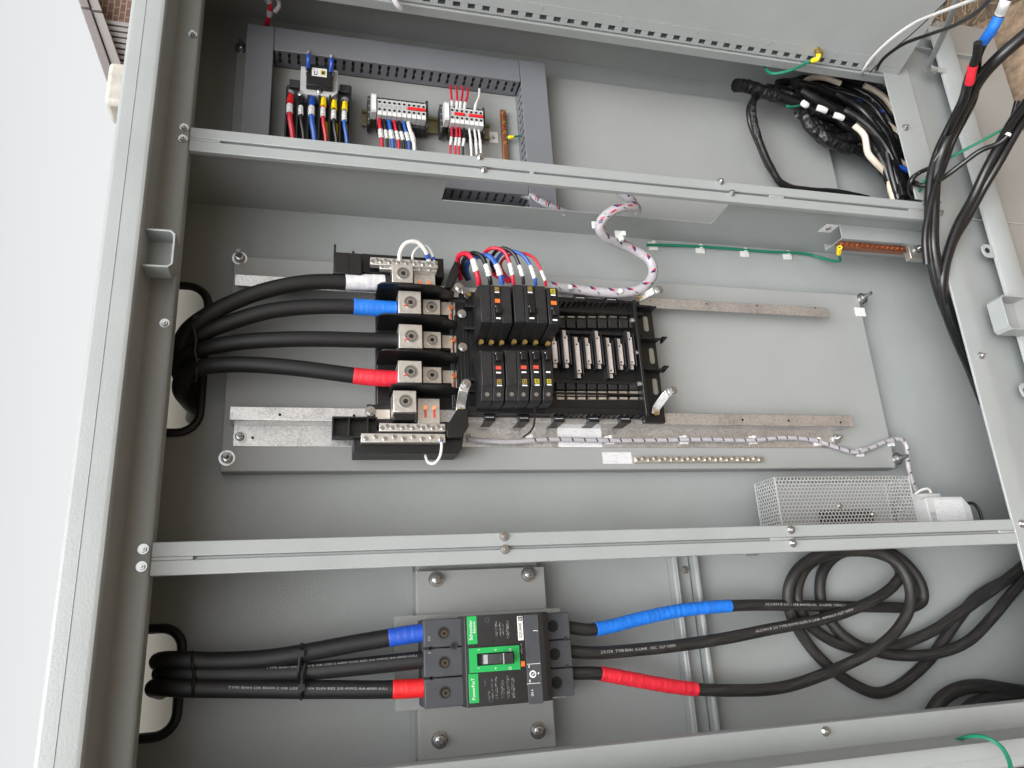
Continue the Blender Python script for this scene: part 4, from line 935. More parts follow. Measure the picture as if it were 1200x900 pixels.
u0, u1, v0, v1 = PR(414, 507, 541, 531, -.100); mb = MB(); mb.prism([(u0, v0), (u0, v1), (u1, v1 + .02), (u1 + .006, v1 + .01), (u1, v0 + .006), (u1 - .006, v0)], 'w', P2 + .003, -.100); part(pb, 'neutral_tray', mb, 'black', .001)
mb = MB(); mb.pbox(389, 488, 442, 512, -.106, -.110); tr = part(pb, 'side_pocket', mb, 'black', .0008)
for (a, b, c, d) in ((389, 488, 391, 513), (391, 488, 441, 490), (391, 510.5, 441, 513), (408, 490, 410, 510), (430, 490, 432, 510)):
    mb = MB(); mb.pbox(a, b, c, d, -.090, -.106); part(tr, 'pocket_wall', mb, 'black', .0004)
mb = MB(); mb.pbox(430, 474, 462, 500, -.112, P2 + .003); part(pb, 'tray_arm', mb, 'black', .001)
mb = MB(); mb.bolt(A(434, 482, -.111), .0056, stud=0); part(pb, 'hex_screw', mb, 'zinc')
mb = MB(); mb.pbox(440, 480, 457, 491, -.1105, -.1121); part(pb, 'arm_label', mb, 'tin')
mb = MB(); u0, u1, v0, v1 = PR(391, 296, 424, 321, -.080); mb.box(u0, u1, v0, v1, -.118, -.080); bxx = part(pb, 'terminal_box', mb, 'black', .0012)
for px in (408,):
    mb = MB(); mb.pbox(px - .8, 296, px + .8, 321, -.0785, -.0801); part(bxx, 'box_rib', mb, 'black')
for (px, py) in ((392.5, 286), (414, 294)):
    mb = MB(); mb.pbox(px - 1.4, py, px + 1.4, 298, -.082, -.090); part(bxx, 'box_post', mb, 'black', .0004)
mb = MB(); mb.pbox(424, 300, 520, 322, -.103, P2 + .003); part(pb, 'neutral_tray', mb, 'black', .001)
# black shoulder next to the first breaker
p = [A(x, y, -.085) for x, y in ((527, 318), (537, 298), (538, 320), (529, 337), (520, 337))]
mb = MB(); mb.prism([(q.x, q.y) for q in p], 'w', -.12, -.085); part(pb, 'shoulder', mb, 'black', .001)
p = [A(x, y, -.088) for x, y in ((523, 500), (536, 479), (549, 479), (549, 500), (541, 513), (524, 513))]
mb = MB(); mb.prism([(q.x, q.y) for q in p], 'w', -.12, -.088); part(pb, 'shoulder', mb, 'black', .001)

# ---- breakers
FQ = -.046
def breaker(label, x0, x1, y0, y1, poles, row, handle_px, flag, logo, grp=None):
    """plug-in breaker; (x0..x1, y0..y1) its front face in the picture"""
    u0, u1, v0, v1 = PR(x0, y0, x1, y1, FQ); um = (u0 + u1) / 2
    t = thing('circuit_breaker', label, 'circuit breaker', (u1, v0, WB), grp)
    pit = (u1 - u0) / poles; tail = .022
    for k in range(poles):
        a, b = u0 + k * pit + .0003, u0 + (k + 1) * pit - .0003
        if row == 0:   # line end towards the bus (lower v)
            prof = [(v1 + .004, -.104), (v1 + .004, FQ - .020), (v1, FQ - .003), (v1 - .001, FQ), (v0 + .001, FQ), (v0, FQ - .002), (v0 - .004, FQ - .012), (v0 - .012, -.104)]
        else:
            prof = [(v1 + .010, -.104), (v1 + .006, FQ - .018), (v1 + .003, FQ - .004), (v1, FQ), (v0 + .002, FQ), (v0 - .004, FQ - .006), (v0 - .020, FQ - .012), (v0 - .024, FQ - .020), (v0 - .022, -.104)]
        mb = MB(); mb.prism(prof, 'u', a, b); part(t, 'pole_body', mb, 'breaker', .0008)
        mb = MB()
        if row == 0:
            q = (a + b) / 2; mb.cyl((q, v0 - .016, -.095), (q, v0 - .016, -.088), .004, n=10); part(t, 'terminal_screw', mb, 'brass')
        else:
            q = (a + b) / 2; mb.bolt((q, v0 - .011, FQ - .0095), .0036, (0, -.3, 1), stud=0, washer=False); part(t, 'terminal_screw', mb, 'zinc')
    for k in range(poles):
        a, b = u0 + k * pit + .0018, u0 + (k + 1) * pit - .0018; H = v1 - v0
        mb = MB(); mb.box(a, b, v0 + H * .06, v1 - H * .05, FQ - .0003, FQ + .0004); part(t, 'pole_face', mb, 'breaker_face', .0003)
        for s_ in (a - .0007, b + .0002):
            mb = MB(); mb.box(s_, s_ + .0005, v0 + H * .03, v1 - H * .02, FQ - .0002, FQ + .0009); part(t, 'edge_bead', mb, 'breaker_face')
    hu = A(handle_px, (y0 + y1) / 2, FQ).x; H = v1 - v0
    # recessed handle strip
    hw = pit * .34
    hv = v0 + H * (.30 if row == 0 else .80)
    mb = MB(); mb.box(hu - hw, hu + hw, v0 + H * .04, v1 - H * .04, FQ - .0002, FQ + .0008); ins = part(t, 'handle_strip', mb, 'black', .0003)
    mb = MB(); mb.box(hu - hw * .75, hu + hw * .75, hv - .006, hv + .006, FQ + .0008, FQ + .009); part(t, 'handle', mb, 'black', .001)
    mb = MB(); mb.box(hu - hw * .6, hu + hw * .6, v0 + H * (.09 if row == 0 else .36), v0 + H * (.13 if row == 0 else .40), FQ + .0008, FQ + .0011); part(t, 'rating_mark', mb, 'print_white')
    mb = MB(); mb.box(hu - hw * .6, hu + hw * .6, hv + .0068, hv + .0085, FQ + .0008, FQ + .0011); part(t, 'rating_mark', mb, 'print_white')
    if flag:
        f0 = .52 if row == 0 else .47; mb = MB(); mb.box(hu - hw * .7, hu + hw * .7, v0 + H * f0, v0 + H * (f0 + .10), FQ + .0008, FQ + .0014); part(t, 'trip_window', mb, 'orange' if flag == 2 else 'red_mark')
    if logo:
        l0 = .82 if row == 0 else .05; s = hw * .62; vc = v0 + H * (l0 + .07); mb = MB(); mb.box(hu - s, hu + s, vc - s, vc + s, FQ + .0008, FQ + .0012); lo = part(t, 'logo', mb, 'logo_yellow' if logo == 2 else 'brass')
        mb = MB(); mb.box(hu - s * .55, hu + s * .55, vc - s * .55, vc + s * .55, FQ + .0012, FQ + .0014); part(lo, 'logo_mark', mb, 'print')
        mb = MB(); mb.box(hu - s * .25, hu + s * .25, vc - s * .3, vc + s * .3, FQ + .0014, FQ + .0016); part(lo, 'logo_letter', mb, 'logo_yellow')
        mb = MB(); text(mb, '60', (hu + s * 1.6, vc, FQ + .0011), s * 1.6) if False else mb.box(hu - s, hu + s, vc - s * 1.9, vc - s * 1.4, FQ + .0008, FQ + .0012); part(t, 'rating_mark', mb, 'print_white')
    return t
breaker('wide three-pole black breaker fed by the three thicker red, black and blue wires', 563, 599.5, 334, 378, 3, 0, 583, 2, 1)
breaker('wide three-pole black breaker fed by the thinner red, black and blue wires', 602, 640.5, 334, 378, 3, 0, 622, 0, 1)
breaker('single-pole black breaker with yellow logo fed by the last thin red wire', 642, 655.5, 337, 380, 1, 0, 649, 2, 2)
breaker('two-pole black breaker with red trip window, next to the steel bracket and lugs', 564, 591, 412, 452, 2, 1, 584, 1, 1)
breaker('two-pole black breaker with red trip window between a two-pole and a single-pole one', 592.5, 620, 411, 452, 2, 1, 613.5, 1, 1)
breaker('single-pole black breaker with red window and yellow logo, thin black wire below', 621.5, 634.5, 411, 452, 1, 1, 628, 1, 2)
breaker('single-pole black breaker with yellow logo and no red window next to the bare stabs', 636, 648, 411, 452, 1, 1, 642, 0, 2)

# ---- wires on the breakers
Zb = Zm(530, 280, 4.5)
def bwire(label, pts, r, m, a, b):
    P = spline(Zb(pts), 8); mb = MB(); mb.tube(P, r, n=10); o = solo('wire', label, 'wire', mb, m, p0=P[0]); S = frames(P)[2]; L = S[-1]
    Q = [p for p, s in zip(P, S) if a * L <= s <= b * L]; mm = MB(); mm.tube(Q, r * 1.25, n=10); part(o, 'marker_sleeve', mm, 'marker')
bwire('thick red wire looping onto the first three-pole breaker', [(45, 215, -.118), (30, 150, -.10), (35, 90, -.075), (75, 78, -.06), (108, 110, -.056), (125, 165, -.057), (138, 215, -.062), (140, 240, -.068)], .0042, 'red_wire', .66, .84)
bwire('thick black wire looping onto the first three-pole breaker', [(80, 215, -.12), (55, 165, -.105), (65, 105, -.08), (110, 75, -.065), (155, 95, -.057), (182, 150, -.057), (198, 210, -.062), (202, 240, -.068)], .0038, 'black_wire', .74, .90)
bwire('thick blue wire looping onto the first three-pole breaker', [(90, 215, -.125), (75, 170, -.115), (90, 115, -.09), (140, 92, -.07), (195, 92, -.058), (232, 135, -.057), (255, 200, -.062), (262, 240, -.068)], .0042, 'blue_wire', .74, .90)
bwire('red wire looping from behind onto the second three-pole breaker', [(300, 225, -.125), (230, 195, -.12), (175, 140, -.10), (175, 70, -.075), (220, 48, -.06), (270, 65, -.056), (300, 120, -.057), (318, 200, -.062), (322, 240, -.068)], .0032, 'red_wire', .80, .93)
bwire('black wire looping from behind onto the second three-pole breaker', [(300, 228, -.128), (240, 190, -.12), (205, 130, -.10), (225, 70, -.075), (270, 48, -.06), (320, 75, -.056), (350, 130, -.057), (372, 205, -.062), (376, 240, -.068)], .003, 'black_wire', .80, .93)
bwire('blue wire looping from behind onto the second three-pole breaker', [(320, 230, -.13), (262, 190, -.12), (232, 130, -.10), (260, 78, -.08), (320, 65, -.06), (375, 90, -.056), (410, 140, -.057), (436, 215, -.062), (440, 245, -.068)], .003, 'blue_wire', .80, .93)
bwire('thin red wire looping onto the single-pole breaker', [(330, 235, -.13), (280, 190, -.12), (255, 130, -.105), (300, 85, -.085), (370, 75, -.065), (430, 100, -.057), (465, 160, -.057), (488, 215, -.062), (494, 248, -.068)], .0024, 'red_wire', .84, .95)
mb = MB(); P = spline(Pm([(625, 460, -.060), (626, 470, -.07), (627, 485, -.085), (625, 500, -.10), (619, 508, -.12), (613, 512, -.138)]), 8); mb.tube(P, .0016, n=8); solo('wire', 'thin black wire drooping from a single-pole breaker to the striped wire', 'wire', mb, 'black_wire', p0=P[0])
# white neutral wires
for (pts, r, lab) in (([(468.5, 309, -.085), (469, 295, -.07), (476, 285, -.062), (489, 284, -.062), (498, 293, -.068), (503, 306, -.08)], .0036, 'thick white jumper wire looping over the neutral bar'), ([(483.5, 309, -.09), (484, 297, -.08), (491, 289, -.075), (500, 289, -.072), (506, 297, -.075), (509, 307, -.083)], .0022, 'thin white jumper wire looping over the neutral bar'),
                      ([(517, 515, -.088), (517.5, 524, -.085), (515, 536, -.085), (509, 543, -.09), (502, 542, -.1), (499, 535, -.11), (499, 531, -.115)], .0022, 'white wire curling under the neutral bar tray')):
    wire(lab, Pm(pts), r, 'white_wire', [('ferrule', 'blue_sleeve', .86, .97, 1.25)] if 'neutral bar' in lab and 'tray' not in lab else [('ferrule', 'blue_sleeve', 0, .08, 1.5)])

# ---- four big feeder cables from the opening to the lugs
Zc = Zm(190, 270, 3.103)
def feeder(label, pts, tape, x0, x1, r=.0122):
    P = spline(Zc(pts), 10); mb = MB(); mb.tube(P, r, n=20); o = solo('feeder_cable', label, 'cable', mb, 'cable_clean', p0=P[-1])
    if tape:
        Q = sub(P, x0, x1); mm = MB(); tape_tube(mm, Q, r, 1.05, .0075, .022, 24, x0); part(o, 'tape', mm, tape)
    return P
W = -.088
def dens(pts): return pts
FP = []
FP.append(feeder('thick black feeder cable with a white taped end', [(112, 590, -.30), (112, 560, -.22), (85, 500, -.165), (68, 440, -.135), (85, 375, -.115), (150, 318, -.10), (280, 252, -.092), (400, 212, -.088), (520, 190, -.088), (600, 186, -.09), (665, 187, -.092), (720, 188, -.094), (770, 189, -.096), (830, 191, -.098), (860, 192, -.098)], 'tape_white', 403, 452))
FP.append(feeder('thick black feeder cable with a blue taped end', [(125, 610, -.32), (122, 580, -.24), (85, 520, -.185), (62, 462, -.15), (80, 412, -.128), (150, 372, -.112), (260, 330, -.102), (380, 296, -.095), (500, 280, -.093), (620, 276, -.093), (690, 277, -.094), (740, 280, -.095), (790, 283, -.096), (850, 287, -.097), (880, 288, -.097)], 'tape_blue', 412.5, 465))
FP.append(feeder('thick black feeder cable with no coloured tape', [(118, 640, -.33), (115, 610, -.25), (80, 555, -.19), (62, 500, -.152), (85, 458, -.130), (160, 428, -.114), (270, 408, -.104), (400, 398, -.097), (560, 395, -.095), (700, 398, -.096), (800, 400, -.097), (885, 402, -.097)], None, 0, 0))
FP.append(feeder('thick black feeder cable with a red taped end', [(112, 680, -.34), (118, 650, -.25), (92, 618, -.185), (68, 580, -.152), (76, 538, -.130), (130, 502, -.116), (230, 488, -.106), (360, 490, -.100), (480, 500, -.097), (580, 512, -.096), (690, 527, -.096), (740, 533, -.096), (790, 537, -.096), (850, 540, -.097), (885, 541, -.097)], 'tape_red', 412.5, 466))
# tie round the four cables
mb = MB(); tp = Zc([(120, 315, -.094), (112, 350, -.098), (122, 395, -.098), (118, 440, -.103), (126, 480, -.106), (122, 525, -.108), (120, 545, -.13), (122, 430, -.150), (118, 330, -.125), (120, 315, -.094)])
mb.tube(spline(tp, 4), .0028, n=6); q = Zc([(122, 318, -.092)])[0]; mb.rbox(q, (1, 0, 0), (0, 1, 0), (0, 0, 1), .004, .004, .003); solo('cable_tie', 'black tie strapped round the four thick feeder cables', 'cable tie', mb, 'black')

# ---- wrapped wire bundle looping out of the cut-out
def bundle(label, pts, r, m, ribbons, sm=10, name='wire_bundle'):
    P = spline(pts, sm); mb = MB(); mb.tube(P, r, n=14, wob=.012); o = solo(name, label, 'wire bundle', mb, m, p0=P[0])
    T, X, S = frames(P)
    for (mm, pitch, width, a0, a1, ph) in ribbons:
        rb = MB(); s = ph
        while s + .004 < S[-1]:
            N = 6
            pr = []
            for k in range(N + 1):
                a = a0 + (a1 - a0) * k / N; row = []
                for e in (0, width):
                    d = s + e + pitch * .12 * k / N; i = 0
                    while i < len(S) - 2 and S[i + 1] < d: i += 1
                    f = min(1, (d - S[i]) / max(1e-6, S[i + 1] - S[i])); q = P[i].lerp(P[i + 1], f); x = X[i]; y = T[i].cross(x)
                    z = Vector((0, 0, 1)); A0 = math.atan2(z.dot(y), z.dot(x)); row.append(q + (x * math.cos(A0 + a) + y * math.sin(A0 + a)) * r * 1.018)
                pr.append(row)
            vs_ = [v for row in pr for v in row]; rb.add(vs_, [(2 * k, 2 * k + 1, 2 * k + 3, 2 * k + 2) for k in range(N)]); s += pitch
        if rb.v: w_ = part(o, 'exposed_wires', rb, mm); w_['kind'] = 'stuff'
    return P
bp = Pm([(640, 335, -.112), (665, 338, -.108), (700, 342, -.104), (730, 343, -.10), (752, 338, -.098), (765, 322, -.098), (762, 306, -.10), (745, 294, -.098), (728, 286, -.09), (712, 279, -.075), (703, 268, -.058), (706, 257, -.045), (718, 247, -.038), (733, 242, -.038), (745, 243, -.048)])
last = A(745, 243, -.048); bp += [Vector((last.x + .006, .69, -.062)), Vector((last.x + .006, .72, -.075)), Vector((last.x - .01, .76, -.10))]
bundle('pale wrapped bundle of coloured wires looping down from the cut-out to the breakers', bp, .0088, 'wrap', [('wire_navy', .034, .0050, -.75, .05, .006), ('red_wire', .034, .0036, -.55, .15, .0115), ('wire_navy', .034, .0022, .4, .9, .020), ('red_wire', .034, .010, .2, .55, .30), ('green_wire', .034, .011, -.4, -.05, .315)])
bundle('grey wrapped wire bundle leaving the end of the wire duct behind the cut-out', Pm([(600, 225, -.125), (618, 229, -.12), (632, 236, -.115), (648, 244, -.115), (662, 250, -.12)]), .0075, 'wrap_clear', [('red_wire', .020, .002, -1.0, .8, .004), ('print', .020, .002, -1.0, .8, .008)])
def tie_mount(px, py, w, grp, label, face='w', s=.0085, rot=0.):
    q = A(px, py, w); t = thing('tie_mount', label, 'cable tie mount', q, grp)
    mb = MB(); mb.box(q.x - s, q.x + s, q.y - s * .9, q.y + s * .9, w, w + .003); part(t, 'pad', mb, 'white_plastic', .0006)
    mb = MB(); mb.box(q.x - s * .35, q.x + s * .35, q.y + .001, q.y + s * .95, w + .003, w + .008); part(t, 'saddle', mb, 'white_plastic', .0008)
    mb = MB(); mb.rbox(q + Vector((0, -.002, .0035)), (.8, .6, 0), (-.6, .8, 0), (0, 0, 1), s * .9, .0011, .0006); part(t, 'tie_band', mb, 'label')
    return t
for (px, py, ang) in ((703, 262, 0), (730, 273, 0)):
    q = A(px, py, -.062); mb = MB(); mb.box(q.x - .009, q.x + .009, q.y - .002, q.y + .012, -.078, -.075); mb.box(q.x - .004, q.x + .004, q.y - .006, q.y + .002, -.076, -.058); solo('tie_mount', 'white tie mount holding the looping wire bundle against the divider', 'cable tie mount', mb, 'white_plastic', .0006, group='tie mounts of the wire bundle')
for (px, py) in ((668, 337), (727, 341.5), (728, 280), (706, 270)):
    q = A(px, py, -.093 if py > 300 else -.066); mb = MB(); mb.rbox(q, (1, 0, 0), (0, 1, 0), (0, 0, 1), .0035, .004, .004); solo('cable_tie', 'white tie head on the wrapped wire bundle', 'cable tie', mb, 'white_plastic', .001, group='white tie heads on the bundle')

# ---- green wire with tie mounts to the copper bar under the divider
gpts = Pm([(758, 287, -.168), (765, 287, -.170), (800, 288, -.172), (850, 291, -.172), (900, 295, -.172), (940, 297, -.170), (955, 300, -.168), (972, 305, -.145), (984, 306, -.115), (983, 298, -.09), (984, 290, -.07)])
wire('green ground wire run through white tie mounts to the second copper bar', gpts, .0029, 'green_wire', [('ring_lug', 'yellow', .955, 1.0, 1.7)])
for k, (px, py) in enumerate(((765, 289), (820, 293), (872, 297), (922, 300))):
    tie_mount(px, py, BK, 'tie mounts of the green wire', 'white square tie mount holding the green wire on the back wall', s=.0095)
WG = -.072
gb2 = thing('ground_bar', 'copper ground bar on an angled bracket under the divider by the stile', 'ground bar', A(1060, 290, WG))
p0 = A(985, 287, WG); p1 = A(1061, 290, WG); vc = (p0.y + p1.y) / 2
mb = MB(); mb.box(p0.x, p1.x, vc - .0068, vc + .0058, WG - .014, WG); part(gb2, 'bar', mb, 'copper', .001)
for k in range(13):
    u = p0.x + (k + .5) * (p1.x - p0.x) / 13; mb = MB(); mb.cyl((u, vc + .0010, WG), (u, vc + .0010, WG + .0032), .0034, n=10); part(gb2, 'screw', mb, 'copper')
ua_, ub_ = p0.x + .002, A(1088, 275, WG).x
mb = MB(); mb.box(ua_, ub_, vc + .010, .7042, WG + .004, WG + .006); part(gb2, 'bracket_face', mb, 'paint', .0004)
mb = MB(); mb.box(ua_, ub_, vc + .0082, vc + .0100, WG - .045, WG + .006); part(gb2, 'bracket_shelf', mb, 'paint', .0003)
mb = MB(); mb.box(ua_, ub_, vc + .0101, vc + .022, WG - .045, WG - .043); part(gb2, 'bracket_return', mb, 'paint', .0003)
mb = MB(); mb.bolt(A(1075, 292, WG), .006, stud=.005); part(gb2, 'lug_screw', mb, 'zinc')
mb = MB(); mb.pbox(1066, 286, 1084, 303, WG - .001, WG - .016); part(gb2, 'lay_in_lug', mb, 'tin', .001)
c = AV(971, 267.5, .7043)
mb = MB(); mb.box(c.x - .014, c.x + .014, .7036, .7043, c.z - .014, c.z + .014); stk = solo('ground_sticker', 'white sticker with a ground symbol on the divider beside the angled bracket', 'sticker', mb, 'label')
mb = MB(); mb.box(c.x - .0008, c.x + .0008, .7032, .7035, c.z, c.z + .008)
for k, hw in enumerate((.006, .004, .002)): mb.box(c.x - hw, c.x + hw, .7032, .7035, c.z - .003 * k - .0008, c.z - .003 * k + .0008)
part(stk, 'ground_symbol', mb, 'print')

# ---- striped white wire along the lower rail with tie mounts
WS = P2 + .0085
sp_pts = Pm([(548, 514, WS), (560, 516, WS), (600, 518, WS), (640, 515, WS), (700, 516, WS), (760, 516, WS), (830, 515, WS), (880, 516, WS), (920, 513, WS), (955, 516, WS), (985, 526, WS), (1003, 530, WS), (1020, 525, WS), (1040, 517, WS), (1056, 515, WS), (1062, 522, WS - .002), (1064, 545, WS - .004), (1068, 560, WS - .008), (1073, 575, WS - .01)])
bundle('white sheathed wire with black stripes running along the rail to the heater', sp_pts, .0042, 'wrap', [('print', .0215, .0026, -.7, .9, .11), ('grey_plastic', .0215, .0015, -1.2, .2, .122)], name='striped_wire')
for k, (px, py) in enumerate(((552, 514), (622, 515), (714, 516), (801, 516), (882, 516), (958, 518), (1007, 531), (1043, 519))):
    tie_mount(px, py, P2 + (.0022 if px < 970 else .0002), 'tie mounts of the striped wire', 'white square tie mount under the striped wire', s=.0078)
mb = MB(); u0, u1, v0, v1 = PR(654, 498, 705, 524, P2 + .003); mb.box(u0, u1, v0, v1, P2 + .0022, P2 + .0028); t = solo('rating_label', 'long white printed label stuck on the rail under the striped wire', 'label', mb, 'printed_label')
mb = MB(); u0, u1, v0, v1 = PR(706, 530, 740, 543.5, P2); mb.box(u0, u1, v0, v1, P2 + .0001, P2 + .0005); t = solo('warning_label', 'small white printed sticker on the plate beside the neutral strip', 'label', mb, 'printed_label')
ns = thing('terminal_bar', 'slim silver screw terminal bar on the edge of the plate', 'terminal bar', A(820, 545, P2))
p0 = A(744, 538, P2 + .008); p1 = A(894, 539, P2 + .008)
mb = MB(); mb.box(p0.x, p1.x, p0.y - .0055, p0.y + .0045, P2, P2 + .008); part(ns, 'bar', mb, 'tin', .0008)
for k in range(23):
    u = p0.x + (k + .5) * (p1.x - p0.x) / 23; mb = MB(); v = p0.y + (.0012 if k % 2 else -.001); mb.cyl((u, v, P2 + .008), (u, v, P2 + .011), .0029, n=8); part(ns, 'bar_screw', mb, 'zinc')
mb = MB(); u0, u1, v0, v1 = PR(1002, 361, 1013, 371, P2); mb.box(u0, u1, v0, v1, P2 + .0001, P2 + .0028); solo('tie_mount', 'lone white square tie mount near the corner bolt of the plate', 'cable tie mount', mb, 'white_plastic', .0005)

# ---- perforated heater on the second divider
H0, HBk = -.075, -.135
hu0 = A(910, 575, H0).x; hu1 = A(1068, 575, H0).x; hv1 = A(990, 558.5, H0).y
ht = thing('heater', 'perforated metal heater box standing on the divider', 'heater', (hu1, .106, HBk))
def perforated(mb, o, ax, ay, La, Lb, pitch=.0068):
    """hexagon cells with round holes filling a rectangle"""
    o = Vector(o); ax = Vector(ax); ay = Vector(ay); n = ax.cross(ay); R = pitch / math.sqrt(3); nb = int(Lb / (R * 1.5)); na = int(La / pitch)
    sx = La / (na + .5); sy = Lb / nb
    for j in range(nb):
        for i in range(na):
            cx = (i + .5 + (.5 if j % 2 else 0)) * sx; cy = (j + .5) * sy; V = []
            for k in range(6):
                a = math.radians(30 + 60 * k); V.append(o + ax * (cx + R * 1.02 * math.cos(a) * sx / pitch) + ay * (cy + R * 1.02 * math.sin(a)))
            for k in range(6):
                a = math.radians(30 + 60 * k); V.append(o + ax * (cx + R * .74 * math.cos(a)) + ay * (cy + R * .74 * math.sin(a)))
            mb.add(V, [(k, (k + 1) % 6, 6 + (k + 1) % 6, 6 + k) for k in range(6)])
for (nm, o, ax, ay, La, Lb) in (('perforated_front', (hu0, .106, H0), (1, 0, 0), (0, 1, 0), hu1 - hu0, hv1 - .106), ('perforated_side', (hu0, .106, HBk), (0, 0, 1), (0, 1, 0), H0 - HBk, hv1 - .106), ('perforated_side', (hu1, .106, HBk), (0, 0, 1), (0, 1, 0), H0 - HBk, hv1 - .106), ('perforated_top', (hu0, hv1, HBk), (1, 0, 0), (0, 0, 1), hu1 - hu0, H0 - HBk)):
    mb = MB(); perforated(mb, o, ax, ay, La, Lb); x = part(ht, nm, mb, 'mesh'); x['kind'] = 'stuff'
for (a, b) in ((hu0, H0), (hu1, H0), (hu0, HBk), (hu1, HBk)):
    mb = MB(); mb.box(a - .001, a + .001, .106, hv1, b - .001, b + .001); part(ht, 'corner_edge', mb, 'mesh')
mb = MB(); mb.box(hu0, hu1, .106, .109, HBk, H0 - .001); part(ht, 'floor', mb, 'galv')
mb = MB(); mb.box(hu0 + .11, hu1 - .05, .12, hv1 - .05, -.128, -.118); part(ht, 'heating_element', mb, 'contactor', .002)
mb = MB(); mb.box(hu0, hu1, .109, hv1, HBk - .002, HBk - .0005); part(ht, 'back_sheet', mb, 'paint')
for (px, py) in ((984, 593), (1023, 603)):
    mb = MB(); mb.bolt(A(px, py, H0), .0032, stud=0); part(ht, 'screw', mb, 'zinc')
# thermostat beside it
th = thing('thermostat', 'white and grey thermostat module beside the perforated heater', 'thermostat', A(1100, 608, -.1))
mb = MB(); u0, u1, v0, v1 = PR(1072, 578, 1106, 612, -.088); mb.box(u0, u1, .106, v1, -.135, -.088); part(th, 'socket', mb, 'light_plastic', .0015)
u0, u1, v0, v1 = PR(1087, 582, 1138, 608, -.07); mb = MB(); mb.prism([(u0, .110), (u0, v1 - .002), (u0 + .012, v1), (u1 - .014, v1), (u1, v1 - .018), (u1, .110)], 'w', -.105, -.07); bo = part(th, 'module', mb, 'light_plastic', .0012)
mb = MB(); mb.box(u0 + .016, u1 - .016, .122, v1 - .005, -.0699, -.0692); part(bo, 'module_face', mb, 'printed_label')
for k in range(3):
    mb = MB(); mb.box(u0 + .003, u0 + .013, .124 + k * .009, .130 + k * .009, -.0699, -.069); part(bo, 'vent', mb, 'grey_plastic')
mb = MB(); P = spline([Vector((u1 - .004, v1 - .012, -.08)), Vector((u1 + .012, v1 - .012, -.075)), Vector((u1 + .022, v1 - .03, -.075)), Vector((u1 + .022, .108, -.08))], 6); mb.tube(P, .0028, n=8); solo('wire', 'short black wire curving down from the thermostat', 'wire', mb, 'black_wire', p0=P[0])
mb = MB(); P = spline(Pm([(1072, 579, -.088), (1080, 574, -.085), (1088, 573, -.085), (1091, 577, -.088)]), 6); mb.tube(P, .0022, n=8); solo('wire', 'short white wire looping on the thermostat socket', 'wire', mb, 'white_wire', p0=P[0])
# ================================================================== COMPARTMENT WITH THE GREEN MOULDED-CASE BREAKER
BP = -.142
hb = thing('mounting_bracket', 'grey hat-section bracket bolted behind the green breaker', 'bracket', (.345, -.04, BK))
mb = MB(); mb.box(.1455, .3455, -.168, .0885, BP - .003, BP); part(hb, 'face', mb, 'paint_plate', .0015)
for (a, b) in ((.1455, .1485), (.3425, .3455)):
    mb = MB(); mb.box(a, b, -.168, .0885, BK, BP - .0031); part(hb, 'side', mb, 'paint_plate')
mb = MB(); mb.box(.136, .1453, -.19, .098, BK, BK + .003); part(hb, 'foot', mb, 'paint_plate')
for (a, b) in ((-.185, -.1682), (.0887, .1)):
    mb = MB(); mb.box(.150, .341, a, b, BK + .012, BK + .015); part(hb, 'end_step', mb, 'paint_plate', .001)
for (px, py) in ((511, 679), (619, 673), (515, 867), (630, 856)):
    nut(hb, A(px, py, BP), .0078, .006)
ap = thing('adapter_plate', 'pale grey flat plate between the green breaker and its bracket', 'plate', (.37, -.04, BP))
u0, u1, v0, v1 = PR(463, 717, 661, 826, BP + .012)
mb = MB(); mb.prism([(u0, v0), (u1, v0), (u1, v1), (u0, v1)], 'w', BP, BP + .012); part(ap, 'sheet', mb, 'paint_plate', .001)

# ---- hat channel on the back wall
hc = thing('strut_channel', 'grey hat channel fixed to the back wall behind the taped cables', 'channel', (.61, -.04, BK))
ca, cb = A(789, 657, -.158).x, A(846, 860, -.158).x; cm = .5755; cw = .0435
for (a, b, w0, w1) in ((.5715, .5815, BK, -.156), (.5755, .5818, -.1615, -.1555), (.6105, .6205, BK, -.156), (.582, .610, BK, BK + .006)):
    mb = MB(); mb.box(a, b, -.2, .100, w0, w1); part(hc, 'channel_wall', mb, 'paint', .0035)
mb = MB(); mb.bolt(A(803, 668, BK + .006), .0045, stud=0); part(hc, 'bolt', mb, 'zinc')

